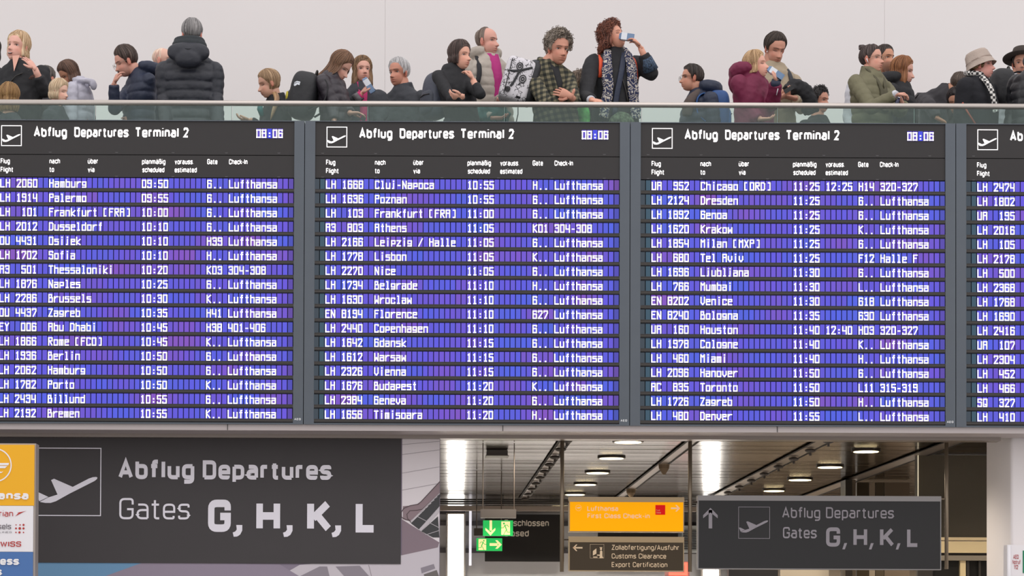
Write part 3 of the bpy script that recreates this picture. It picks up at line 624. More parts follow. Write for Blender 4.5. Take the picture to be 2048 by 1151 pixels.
q = MB(); text(q, pt, 'brussels', -34, 24, 1057.8, 11.5, -.016); text(q, pt, 'AIRLINES', -14, 24.5, 1065.5, 3.4, -.016, -.003); part('grey_print', q, mat('pylon_grey', (104, 98, 104), .5), o)

# hanging posts
HY = 21.25
post = mat('post_metal', (150, 136, 118), .38, .6)
ph = {}
for i, (x, yb, lb) in enumerate(((1124, 1142.5, 'left hanging post of the orange and customs signs'), (1380, 1142.5, 'hanging post between the orange sign and big dark sign'), (1893, 1137, 'hanging post at the right end of the big dark sign'))):
    p_ = Pl(HY, x, 1000); q = MB(); q.tube([(p_.x(x), HY, p_.z(yb)), (p_.x(x), HY, CZ-.001)], 3.9*p_.m, 16); o = q.build('hanging_post', post, smooth=True, loc=(p_.x(x), HY, p_.z(yb)))
    tag(o, lb, 'post', 'metal posts hanging from the ceiling')
    q = MB(); q.tube([(p_.x(x), HY, CZ-.02), (p_.x(x), HY, CZ-.001)], 9*p_.m, 16); part('ceiling_plate', q, post, o)
ps = Pl(HY, 1252, 1067)
def signbox(name, x0, y0, x1, y1, cap, face, lb, frame, P=ps, cat='sign'):
    q = MB(); P.box(q, x0, y0+cap, x1, y1, -.05, .05); q.cur = 0
    o = q.build(name, frame, loc=(P.x((x0+x1)/2), HY, P.z(y1))); tag(o, lb, cat)
    q = MB(); P.box(q, x0, y0, x1, y0+cap+.4, -.056, .056); part('top_cap', q, frame, o)
    q = MB(); P.box(q, x0+2, y0+cap+.5, x1-2, y1-2, -.053, -.0505); part('face', q, face, o)
    return o
fr1 = mat('sign_frame_gold', (176, 152, 118), .4, .4); fr2 = mat('sign_frame_grey', (150, 146, 146), .4, .4)
o = signbox('check_in_sign', 1137, 994, 1367, 1064, 9.5, mat('sign_orange', (255, 172, 0), .4, emit=(255, 172, 0), es=.42), 'orange first class check-in sign hanging between two posts', fr1)
q = MB(); text(q, ps, 'Lufthansa', 1173.5, 1235, 1022, 9.8, -.055, .012); text(q, ps, 'First Class Check-in', 1174, 1298, 1036.5, 9.8, -.055, .012); arrow(q, ps, 1358.5, 1016, 18, 13, 3, -.055, 0)
disc(q, ps, 1156, 1016, 6, -.055, 5.6); flat(q, ps, [(1151, 1016), (1157, 1014.5), (1161, 1015), (1157, 1017.5)], -.055); part('lettering', q, mat('print_peach', (240, 206, 170), .5, emit=(240, 206, 170), es=.25), o)
q = MB(); ps.box(q, 1309.5, 1009.7, 1329, 1029, -.057, -.0535); r_ = part('red_square', q, mat('sq_red', (224, 22, 24), .4, emit=(224, 22, 24), es=.25), o)
q = MB(); text(q, ps, 'First', 1311, 1318.5, 1021.8, 3.2, -.0575, .0); text(q, ps, 'Class', 1311, 1320.5, 1026.4, 3.2, -.0575, .0); part('small_lettering', q, mat('sq_print', (250, 190, 150), .5), r_)
o = signbox('customs_sign', 1137, 1073, 1367, 1142, 11, mat('sign_brown', (74, 64, 52), .5, emit=(74, 64, 52), es=.12), 'brown customs clearance sign hanging below the orange sign', fr1)
q = MB(); text(q, ps, 'Zollabfertigung/Ausfuhr', 1222, 1356.5, 1099.4, 10, -.055, .006); text(q, ps, 'Customs Clearance', 1222.5, 1331, 1116.6, 10, -.055, .006); text(q, ps, 'Export Certification', 1222.5, 1333.5, 1133.6, 10, -.055, .006)
arrow(q, ps, 1144.8, 1095.5, 19.5, 13, 3, -.055, 180); stroke(q, ps, [(1179.5, 1088.5), (1207, 1088.5), (1207, 1116), (1179.5, 1116)], .4, -.055, True)
flat(q, ps, [(1185, 1102), (1192, 1096.5), (1192, 1107), (1185, 1111)], -.055); flat(q, ps, [(1185, 1113), (1194, 1113), (1194, 1115), (1186, 1115)], -.055); flat(q, ps, [(1193, 1109), (1199, 1109), (1199, 1103), (1200, 1101), (1203, 1101), (1204, 1103), (1204, 1112), (1206, 1116), (1198, 1116), (1199, 1111.5), (1193, 1111)], -.055)
disc(q, ps, 1201.2, 1098, 2.2, -.055, n=12); flat(q, ps, [(1198.2, 1094.2), (1204, 1094.2), (1203.4, 1096), (1199, 1096)], -.055); part('lettering', q, mat('print_tan', (216, 190, 158), .5, emit=(216, 190, 158), es=.2), o)
PS2 = Pl(HY, 1637, 1065)
o = signbox('gates_sign', 1394, 991.5, 1880, 1138.5, 10, mat('sign_dark', (36, 35, 37), .5), 'wide dark departures gates sign with up arrow and aircraft pictogram', fr2, PS2)
q = MB(); text(q, PS2, 'Abflug Departures', 1562.5, 1786.5, 1036.2, 22, -.055, .004); text(q, PS2, 'Gates', 1564, 1632.5, 1076.5, 22.5, -.055, .006)
for s, a, c in (('G', 1650, 1678), ('H', 1704.5, 1732), ('K', 1757.5, 1785), ('L', 1811.5, 1832)): text(q, PS2, s, a, c, 1092.8, 38.5, -.055, .02)
for x in (1682.5, 1735.5, 1789): flat(q, PS2, [(x+4, 1085.5), (x+9.5, 1085.5), (x+5, 1098), (x, 1098)], -.055)
arrow(q, PS2, 1419.3, 1016.5, 41, 29, 7, -.055, 90); plane_sign(q, PS2, 1475.5, 1014.5, 1537.5, 1077, -.055, .9); part('lettering', q, mat('print_grey', (158, 152, 160), .5), o)
# brackets between signs and posts
def bracket(P, x0, x1, y, r, par, m_):
    q = MB(); q.tube([(P.x(x0), HY, P.z(y)), (P.x(x1), HY, P.z(y))], r*ps.m, 10); part('bracket', q, m_, par)
bd = mat('bar_dark', (70, 60, 52), .4, .5); S_ = bpy.data.objects
for nm in ('check_in_sign', 'customs_sign'):
    y = 1003 if nm[1] == 'h' else 1079; r = 2.6 if nm[1] == 'h' else 1.2
    bracket(ps, 1128.3, 1137.4, y, r, S_[nm], bd); bracket(ps, 1366.6, 1375.8, y, r, S_[nm], bd)
bracket(PS2, 1384.3, 1394.4, 1004, 2.6, S_['gates_sign'], bd); bracket(PS2, 1879.6, 1888.6, 996, 1.6, S_['gates_sign'], post)

# exit signs
def exit_sign(Y, x0, x1, yc0, yc1, y0, y1, ytop, kind, lb):
    p = Pl(Y, (x0+x1)/2, y0); tr_ = mat('exit_housing', (112, 104, 98), .4, .4)
    q = MB(); p.box(q, x0-5, yc0, x1+6, yc1, -.04, .06); o = q.build('exit_sign', tr_ if kind == 0 else mat('exit_housing_dark', (66, 56, 46), .5), loc=tuple(unproj((x0+x1)/2, y1, Y))); tag(o, lb, 'exit sign', 'green exit signs')
    for xx in ((x0-.5, x1+2) if kind == 0 else (x0, x1-2)):
        q = MB(); q.tube([(p.x(xx), Y, p.z(yc0+1)), (p.x(xx), Y, CZ)], 1.0*p.m, 8); part('rod', q, mat('rod_grey', (104, 94, 86), .4, .5), o)
    q = MB(); p.box(q, x0, y0, x1, y1, -.008, .008)
    f = part('face', q, mat('exit_green', (40, 178, 84), .4, emit=(44, 190, 92), es=.75), o)
    W = x1-x0; H = y1-y0; q = MB(); q2 = MB()
    yel = mat('exit_cream', (250, 232, 170), .5, emit=(250, 226, 160), es=.85)
    if kind == 0:
        flat(q, p, [(x0+W*.22, y0), (x0+W*.30, y0), (x0+W*.30, y0+H*.66), (x0+W*.22, y0+H*.66)], -.0095)
        flat(q, p, [(x0+W*.08, y0+H*.48), (x0+W*.25, y0+H*.76), (x0+W*.25, y0+H*.98), (x0+W*.08, y0+H*.63)], -.0095); flat(q, p, [(x0+W*.25, y0+H*.76), (x0+W*.41, y0+H*.48), (x0+W*.41, y0+H*.63), (x0+W*.25, y0+H*.98)], -.0095)
        a0, a1 = x0+W*.61, x0+W*.90; s = 1
    else:
        flat(q, p, [(x0+W*.51, y0+H*.39), (x0+W*.82, y0+H*.39), (x0+W*.82, y0+H*.60), (x0+W*.51, y0+H*.60)], -.0095)
        flat(q, p, [(x0+W*.73, y0+H*.16), (x0+W*.81, y0+H*.16), (x0+W*.98, y0+H*.5), (x0+W*.86, y0+H*.5)], -.0095); flat(q, p, [(x0+W*.86, y0+H*.5), (x0+W*.98, y0+H*.5), (x0+W*.82, y0+H*.82), (x0+W*.73, y0+H*.82)], -.0095)
        a0, a1 = x0+W*.08, x0+W*.375; s = -1
    flat(q, p, [(a0, y0+H*.07), (a1, y0+H*.07), (a1, y0+H*.93), (a0, y0+H*.93)], -.0095)
    cx = (a0+a1)/2; w_ = a1-a0; T = lambda u, v: (cx+s*u*w_, y0+H*v)
    disc(q2, p, *T(-.2, .2), H*.065, -.011, n=12)
    for pts in ([(-.1, .32), (.1, .6)], [(-.08, .34), (-.3, .48), (-.5, .48)], [(-.05, .3), (.2, .3), (.34, .42)], [(.1, .6), (-.05, .72), (-.22, .92)], [(.1, .56), (.16, .74), (.46, .76)]): stroke(q2, p, [T(*t) for t in pts], 2.0 if pts[0] == (-.1, .32) else 1.2, -.011)
    pic = part('pictogram', q, yel, f); part('running_figure', q2, mat('exit_green', (40, 178, 84)), f)
    return o
exit_sign(22.1, 966, 1026, 1018, 1035, 1040, 1071, 886, 0, 'nearer green exit sign with a white arrow pointing down')
exit_sign(25.4, 953, 1004.5, 1056, 1071, 1075.5, 1101, 944, 1, 'farther, lower green exit sign with arrow pointing right')

q = MB(); p_ = Pl(20.62, 944, 243); q.add([(p_.x(925), 20.6, p_.z(240.5)), (p_.x(934), 20.58, p_.z(245)), (p_.x(962), 20.58, p_.z(245.6)), (p_.x(962), 20.64, p_.z(242.2)), (p_.x(936), 20.64, p_.z(242.6))], [(0, 1, 4), (1, 2, 3, 4)]); vs_ = list(q.v); q.add([(a, y_+.002, z_-.002) for a, y_, z_ in vs_], [(0, 4, 1), (4, 3, 2, 1)])  # thin white strip bent over the top edge of the board
tag(q.build('white_strip', mat('strip_white', (232, 230, 228), .7), loc=(p_.x(944), 20.6, p_.z(245.6))), 'white strip lying on top of the second departures board', 'paper')
# ================================================================ people
skinm = mat('skin', (200, 150, 130), .5, attr='Col', bump=.02, bs=300)
skinm.node_tree.nodes['Principled BSDF'].inputs['Subsurface Weight'].default_value = 0
hairm = mat('hair', (80, 60, 40), .48, attr='Col', bump=.35, bs=160, stretch=(1, 1, .12))
shoem = mat('shoe_dark', (40, 36, 34), .5)
def V(*a): return Vector(a)
NA, NE = 84, 62
_t = np.linspace(-1, 1, NA, endpoint=False); AZ = np.pi*(.36*_t+.64*_t**3)
_w = np.linspace(0, np.pi, 2000); _c = np.cumsum(1+1.7*np.exp(-((np.degrees(_w)-112)/34)**2)); _c = (_c-_c[0])/(_c[-1]-_c[0])
TH = np.interp(np.linspace(0, 1, NE), _c, _w)
def ray_r(d, sx=1.0, jw=1.0):
    """radius of the plain skull along unit directions d (n,3)"""
    rs = []
    for c, r in ((np.array([-.012, 0, .035]), np.array([.096, .077, .085])), (np.array([.022, 0, -.05]), np.array([.068, .056*jw, .069]))):
        a = ((d/r)**2).sum(1); b = -2*(d*c/r**2).sum(1); cc = ((c/r)**2).sum()-1
        rs.append((-b+np.sqrt(np.maximum(b*b-4*a*cc, 0)))/(2*a))
    k = 110.0
    return np.log(np.exp(k*rs[0])+np.exp(k*rs[1]))/k-.0045
def dirs(az, th):
    return np.stack([np.sin(th)*np.cos(az), np.sin(th)*np.sin(az), np.cos(th)], 1)
def gs(v, c, s): return np.exp(-((v-c)/s)**2)
HC = {}
def head_template(fem, nose, jw):
    k = (fem, nose, jw)
    if k in HC: return HC[k]
    A, T = np.meshgrid(AZ, TH); A = A.ravel(); T = T.ravel()
    d = dirs(A, T); p = d*ray_r(d, 1, jw)[:, None]
    x, y, z = p.T.copy(); ay = np.abs(y); fr = np.clip((x-.02)/.035, 0, 1)
    D = np.zeros_like(x)
    D += (.0035 if fem else .006)*gs(z, .024, .009)*gs(y, 0, .045)
    D -= .0095*gs(ay, .030, .0135)*gs(z, .002, .0105)
    t = np.clip((.016-z)/.054, 0, 1); prof = (.003+.0205*nose*t**1.15)*np.clip((z+.052)/.010, 0, 1)*np.clip((.03-z)/.014, 0, 1)
    wn = .0065+.0065*t
    D += prof*np.exp(-(y/wn)**2)+.006*gs(ay, .011, .005)*gs(z, -.040, .007)
    D += .004*gs(ay, .044, .017)*gs(z, -.028, .018)
    D += .0048*gs(z, -.0625, .0050)*gs(y, 0, .020)+.0055*gs(z, -.0755, .0055)*gs(y, 0, .017)
    D -= .0045*gs(z, -.0690, .0024)*gs(y, 0, .024); D -= .0035*gs(z, -.0870, .006)*gs(y, 0, .02)
    D += .0075*gs(z, -.1060, .013)*gs(y, 0, .024)
    p[:, 0] += D*fr
    f = []
    for j in range(NE-1):
        for i in range(NA):
            a = j*NA+i; b = j*NA+(i+1) % NA; f.append((a, a+NA, b+NA, b))
    lip = np.clip(gs(z, -.0625, .0052)+gs(z, -.0760, .0058), 0, 1)*gs(y, 0, .021)*fr
    slit = gs(z, -.0690, .0022)*gs(y, 0, .023)*fr
    cheek = gs(ay, .045, .02)*gs(z, -.035, .022)*fr+.6*gs(y, 0, .014)*gs(z, -.04, .012)*fr
    beard = np.clip((-.030-z)/.02, 0, 1)*np.clip((x+.01)/.03, 0, 1)*(1-lip)
    sock = gs(ay, .030, .014)*gs(z, .001, .008)*fr
    HC[k] = (p, f, lip, slit, cheek, beard, sock); return HC[k]
def surf(p, y, z):
    m = p[:, 0] > .01; q = p[m]; i = np.argmin((q[:, 1]-y)**2+(q[:, 2]-z)**2); return float(q[i, 0])
def mixc(a, b, t): return tuple(a[i]+(b[i]-a[i])*t for i in range(3))

def frame(yaw, pitch=0, roll=0):
    a = math.radians(yaw); F_ = V(math.sin(a), -math.cos(a), 0); L_ = V(math.cos(a), math.sin(a), 0); U_ = V(0, 0, 1)
    p = math.radians(pitch); F2 = F_*math.cos(p)-U_*math.sin(p); U2 = U_*math.cos(p)+F_*math.sin(p)
    r = math.radians(roll); U3 = U2*math.cos(r)+L_*math.sin(r); L3 = L_*math.cos(r)-U2*math.sin(r)
    return Matrix((F2, L3, U3)).transposed()

def build_head(mb, c, M, s, o):
    p, f, lip, slit, cheek, beard, sock = head_template(o.get('fem', False), o.get('nose', 1.0), o.get('jw', 1.0))
    sk = lin(o['skin']); lipc = lin(o.get('lips', tuple(int(v*k) for v, k in zip(o['skin'], (.88, .68, .66) if o.get('fem') else (.92, .76, .74))))); red = lin(tuple(min(255, int(v*k)) for v, k in zip(o['skin'], (.98, .84, .82))))
    dark = lin(tuple(int(v*.45) for v in o['skin'])); bc = lin(o.get('beard', (120, 96, 84))); bs = o.get('stubble', 0)
    hc = lin(o.get('hair', (80, 60, 40))); bro = lin(tuple(int(v*.75) for v in o.get('brow', o.get('hair', (80, 60, 40)))))
    n0 = len(mb.v); mb.add([c+M @ Vector(v)*s for v in p.tolist()], f)
    cols = []
    for i in range(len(p)):
        k = mixc(sk, red, min(1, cheek[i]*.55)); k = mixc(k, bc, min(1, beard[i]*bs)); k = mixc(k, dark, sock[i]*.38); k = mixc(k, lipc, min(1, lip[i]*.85)); k = mixc(k, dark, slit[i]*.55); cols.append(k)
    mb.c[n0:] = cols
    W = lambda x, y, z: c+M @ V(x, y, z)*s
    eye = o.get('eyes', 'open')
    for sd in (1, -1):
        yy = .031*sd; x0 = surf(p, yy, .001)
        if eye == 'open':
            mb.col = lin((214, 206, 204)); mb.ell(W(x0-.001, yy, .0005), (.0035*s, .0125*s, .0056*s), M, 12, 8)
            mb.col = lin(o.get('iris', (52, 40, 34))); mb.ell(W(x0+.0018, yy+o.get('gaze', 0), .0008), (.0022*s, .0052*s, .0054*s), M, 10, 8)
        mb.col = lin(tuple(int(v*.42) for v in o['skin']))
        zz = .0058 if eye == 'open' else -.0035; sg = 1 if eye == 'open' else -1
        arc = []
        for t in np.linspace(-1, 1, 7):
            ya = yy+t*.0138; za = zz*(1-abs(t)**2)*1.0+(.001 if eye == 'open' else .0)
            arc.append(W(surf(p, ya, za)+.0022+(.0012 if eye == 'open' else 0)*(1-t*t), ya, za))
        mb.tube(arc, [.0008*s, .0015*s, .0017*s, .0017*s, .0017*s, .0014*s, .0007*s], 5)
        mb.col = bro; arc = []
        for t in np.linspace(0, 1, 7):
            ya = sd*(.013+t*.036); za = .0175+.0055*math.sin(t*math.pi*.8)-(.004*t if o.get('fem') else .002*t)
            arc.append(W(surf(p, ya, za)+.001, ya, za))
        bw = .0014 if o.get('fem') else .0021
        mb.tube(arc, [bw*.8*s, bw*1.1*s, bw*1.1*s, bw*s, bw*s, bw*.8*s, bw*.4*s], 5)
        # ear
        E = Matrix.Rotation(math.radians(18*sd), 3, 'Z'); mb.col = red if not o.get('noear') else sk
        if not o.get('noear'):
            mb.ell(W(-.012, .0735*sd, -.006), (.018*s, .0065*s, .031*s), M @ E, 14, 10); mb.ell(W(-.006, .070*sd, -.030), (.009*s, .006*s, .010*s), M @ E, 10, 8)
            mb.col = mixc(red, dark, .35); mb.ell(W(-.008, .0775*sd, -.006), (.010*s, .0035*s, .019*s), M @ E, 10, 8)
    # nostrils
    mb.col = mixc(sk, dark, .7)
    for sd in (1, -1): mb.ell(W(surf(p, .007*sd, -.046)+.0005, .0072*sd, -.0475), (.003*s, .0024*s, .0013*s), M, 8, 6)
    if o.get('smile'):
        mb.col = lin((70, 30, 30)); mb.ell(W(surf(p, 0, -.069)+.001, 0, -.0700), (.006*s, .019*s, .0075*s), M, 14, 8)
        mb.col = lin((228, 222, 214)); mb.ell(W(surf(p, 0, -.069)+.0045, 0, -.0665), (.004*s, .016*s, .0035*s), M, 12, 8)
    mb.col = sk; return p

SHORT = [(0, 39), (40, 43), (58, 62), (70, 72), (80, 104), (90, 104), (97, 76), (112, 80), (125, 118), (180, 132)]
RECED = [(0, 30), (30, 24), (55, 45), (72, 74), (82, 100), (92, 98), (98, 76), (112, 82), (125, 118), (180, 132)]
BALD = [(0, 0), (55, 3), (75, 40), (84, 92), (90, 98), (98, 78), (112, 84), (125, 118), (180, 132)]
LONGT = [(0, 44), (25, 46), (45, 56), (62, 74), (72, 92), (180, 92)]
BUNT = [(0, 42), (35, 46), (60, 68), (74, 92), (84, 96), (96, 78), (115, 84), (130, 122), (180, 130)]
def build_hair(c, M, s, o, parent, name='hair'):
    mb = MB(); base = o['hair']; st = o.get('style', 'short'); T0 = o.get('thick', .016); rnd = random.Random(hash(o['label']) % 9999 if False else sum(map(ord, o['label'])))
    tab = {'short': SHORT, 'reced': RECED, 'bald': BALD, 'long': LONGT, 'curly': o.get('tab', SHORT), 'bun': BUNT}[st]
    tx, ty = zip(*tab); L = o.get('len', 0); drop_az = o.get('open', 74); face_len = o.get('facelen', 1.0)
    nA, n1, n2 = 90, 18, 12
    grid = []; seed = rnd.random()*50
    curl = o.get('curl', 0)
    down = V(0, 0, -1)*(.75) + (M @ V(0, 0, -1))*.25
    back = M @ V(-1, 0, 0)
    for i in range(nA):
        az = -math.pi+2*math.pi*i/nA; aa = abs(math.degrees(az)); th_end = math.radians(float(np.interp(aa, tx, ty)))
        col = []
        drop = L > 0 and aa > drop_az
        th = np.linspace(0, th_end, n1); d = dirs(np.full(n1, az), th); rr = ray_r(d)
        for j in range(n1):
            u = j/(n1-1); tt = T0*(o.get('top', 1.0)*(1-u)+o.get('side', .55)*u)
            if not drop: tt = tt*(1-max(0, (u-.8)/.2)**2)+(-.002 if u > .97 else 0)
            if st == 'bald' and aa < 84: tt = -.004
            nz = noise.noise(V(math.cos(az)*(9+curl*4), math.sin(az)*(9+curl*4), th[j]*(1.6+curl*9)+seed))
            tt += nz*(.007+curl*.016)*(1 if tt > 0 else 0)*min(1, .3+u*3)
            col.append(c+M @ Vector((d[j]*(rr[j]+tt)).tolist())*s)
        P = col[-1]
        out = (P-c); out.z = 0; out = out.normalized() if out.length > 1e-6 else V(0, 0, 0)
        hd = Vector(dirs(np.array([az]), np.array([math.pi/2]))[0].tolist()); outw = M @ hd
        if drop:
            Lk = L*(1 if aa > 100 else face_len)*s
            for k in range(1, n2+1):
                u = k/n2
                b = o.get('bulge', .012)*math.sin(u*math.pi*.9)-o.get('taper', .02)*u*u
                nz = noise.noise(V(math.cos(az)*9, math.sin(az)*9, u*2.5+seed))*.007
                q = P+down*(Lk*u)+outw*((b+nz)*s)+V(*o.get('sweep', (0, 0, 0)))*u*u
                if k == n2: q = q-outw*.035*s+V(0, 0, .01)
                col.append(q)
        else:
            for k in range(1, n2+1):
                u = k/n2; col.append(c+(P-c)*(1-.5*min(1, u*1.6)))
        grid.append(col)
    R = n1+n2; cols = []
    vs = [p for col in grid for p in col]; fs = [(i*R+j, i*R+j+1, ((i+1) % nA)*R+j+1, ((i+1) % nA)*R+j) for i in range(nA) for j in range(R-1)]
    n0 = len(mb.v); mb.add(vs, fs)
    lb = lin(base); l2 = lin(o.get('hair2', tuple(min(255, int(v*1.35+8)) for v in base)))
    for i in range(nA):
        for j in range(R):
            t = .5+1.3*noise.noise(V(i*.55, j*.12, seed)); t = max(0, min(1, t)); cols.append(mixc(tuple(v*.75 for v in lb), l2, t))
    mb.c[n0:] = cols
    # strands
    ns = o.get('strands', 150)
    for k in range(ns):
        i = rnd.randrange(nA); aa = abs(-180+360*i/nA)
        if L > 0 and aa < drop_az: j0, j1 = 1, n1-2
        else: j0, j1 = rnd.randrange(0, 6), (R-2 if (L > 0) else n1-2)
        if j1-j0 < 4: continue
        if st == 'bald' and aa < 86: continue
        pts = []; jit = rnd.uniform(-.5, .5); i2 = (i+1) % nA; off = rnd.uniform(.0005, .004+curl*.01)*s
        for j in range(j0, j1+1, 2):
            p = grid[i][j].lerp(grid[i2][j], .5+jit*(.6 if j % 4 else .9)); o_ = (p-c).normalized(); pts.append(p+o_*off)
        if len(pts) < 3: continue
        mb.col = mixc(tuple(v*.6 for v in lb), l2, rnd.random()); r = rnd.uniform(.0010, .0024)*s
        mb.tube(pts, [r*.5]+[r]*(len(pts)-2)+[r*.3], 3, cap=False)
    if curl > .5:
        for k in range(o.get('ncurl', 230)):
            i = rnd.randrange(nA); aa = abs(-180+360*i/nA)
            if L > 0 and aa > drop_az: j = rnd.randrange(2, R-1)
            else: j = rnd.randrange(2, n1-1)
            p = grid[i][j]; o_ = (p-c).normalized(); rad = rnd.uniform(.007, .013)*s; ax = V(rnd.uniform(-1, 1), rnd.uniform(-1, 1), -.8).normalized(); e1 = ax.orthogonal().normalized(); e2 = ax.cross(e1)
            ph = rnd.random()*6; pts = [p+o_*(rad*.6)+e1*math.cos(ph+t*.9)*rad+e2*math.sin(ph+t*.9)*rad+ax*(t-5)*rad*.28 for t in range(11)]
            mb.col = mixc(tuple(v*.6 for v in lb), l2, rnd.random()); mb.tube(pts, .0021*s, 4, cap=False)
    W = lambda x, y, z: c+M @ V(x, y, z)*s
    if o.get('bunball'):
        mb.col = tuple(v*.8 for v in lb); b = W(*o['bunball'])
        for k in range(5):
            a = k*1.25; r = .017*s
            pts = [b+M @ V(math.cos(t+a)*r, math.sin(t*1.3+a)*r, math.sin(t+a*2)*r*.8) for t in np.linspace(0, 5.5, 14)]
            mb.col = mixc(tuple(v*.6 for v in lb), l2, rnd.random()*.7); mb.tube(pts, [.004*s]+[.009*s]*12+[.004*s], 8)
        mb.ell(b, (.024*s, .026*s, .024*s), M, 14, 10)
    for tail in o.get('tails', []):
        pts, r = tail
        for k in range(9):
            jx = [V(rnd.uniform(-1, 1), rnd.uniform(-1, 1), 0)*r*.55 for _ in pts]
            mb.col = mixc(tuple(v*.65 for v in lb), l2, rnd.random())
            mb.tube([Vector(a)+b for a, b in zip(pts, jx)], [r*.5]*(len(pts)-1)+[r*.12], 6)
    h = mb.build(name, hairm, parent, True); return h

def hand(mb, W, D, N, side, s=1.0, curl=.35, fl=1.0, spread=.0):
    D = Vector(D).normalized(); N = Vector(N); N = (N-D*N.dot(D)).normalized(); T = D.cross(N)*side
    mb.tube([W-D*.02*s, W+D*.012*s, W+D*.045*s, W+D*.082*s, W+D*.094*s], [(.027*s, .020*s), (.029*s, .019*s), (.039*s, .0175*s), (.042*s, .0145*s), (.036*s, .009*s)], 12, up=T)
    cl = curl if hasattr(curl, '__len__') else [curl]*4
    for i in range(4):
        L = (.074, .082, .076, .060)[i]*s*fl; r = (.0088, .0090, .0086, .0076)[i]*s
        p = W+D*(.082 if i < 3 else .074)*s+T*(.031-.0205*i)*s; d = (D+T*(1.2-i)*spread*.25).normalized(); pts = [p-D*.01*s, p]; rad = [r, r*1.05]
        for k, fr_ in enumerate((.45, .32, .23)):
            a = cl[i]*(1.25 if k else .9); d = (d*math.cos(a)+N*math.sin(a)).normalized(); n_ = N
            N2 = (N*math.cos(a)-d*0).normalized()
            p = p+d*L*fr_; pts.append(p); rad.append(r*(.98, .88, .62)[k])
        # keep curling plane consistent
        mb.tube(pts, rad, 7, up=T)
    p = W+D*.022*s+T*.026*s; d = (D*.75+T*.75+N*.25).normalized(); pts = [p, p+d*.036*s]; d = (D+T*.25+N*.35).normalized(); pts.append(pts[-1]+d*.032*s); d = (D-T*.1+N*.5).normalized(); pts.append(pts[-1]+d*.024*s)
    mb.tube(pts, [.0155*s, .0125*s, .0105*s, .0068*s], 8, up=N)

def fabric(name, c, rough=.8, var=.05, bump=.5, bs=20, **k): return mat('cloth_'+name, c, rough, var=var, vs=9, bump=bump, bs=bs, **k)
CTEX = bpy.data.textures.new('folds', 'CLOUDS'); CTEX.noise_scale = .07; CTEX.noise_depth = 1
def remesh(o, vox=.012, sm=4, fold=.012):
    m = o.modifiers.new('r', 'REMESH'); m.mode = 'VOXEL'; m.voxel_size = vox; m.use_smooth_shade = True
    if sm: m = o.modifiers.new('s', 'SMOOTH'); m.iterations = sm; m.factor = .5
    if fold:
        m = o.modifiers.new('d', 'DISPLACE'); m.texture = CTEX; m.strength = fold; m.mid_level = .5; m.texture_coords = 'GLOBAL'
REM = []
def path(pts, n):
    """smooth resample"""
    P = [Vector(p) for p in pts]; out = []
    seg = [(P[i+1]-P[i]).length for i in range(len(P)-1)]; tot = sum(seg)
    for k in range(n):
        t = tot*k/(n-1); i = 0
        while i < len(seg)-1 and t > seg[i]: t -= seg[i]; i += 1
        out.append(P[i].lerp(P[i+1], min(1, t/seg[i]) if seg[i] else 0))
    for _ in range(2): out = [out[0]]+[(out[i-1]+out[i]*2+out[i+1])/4 for i in range(1, n-1)]+[out[-1]]
    return out
PEOPLE = {}
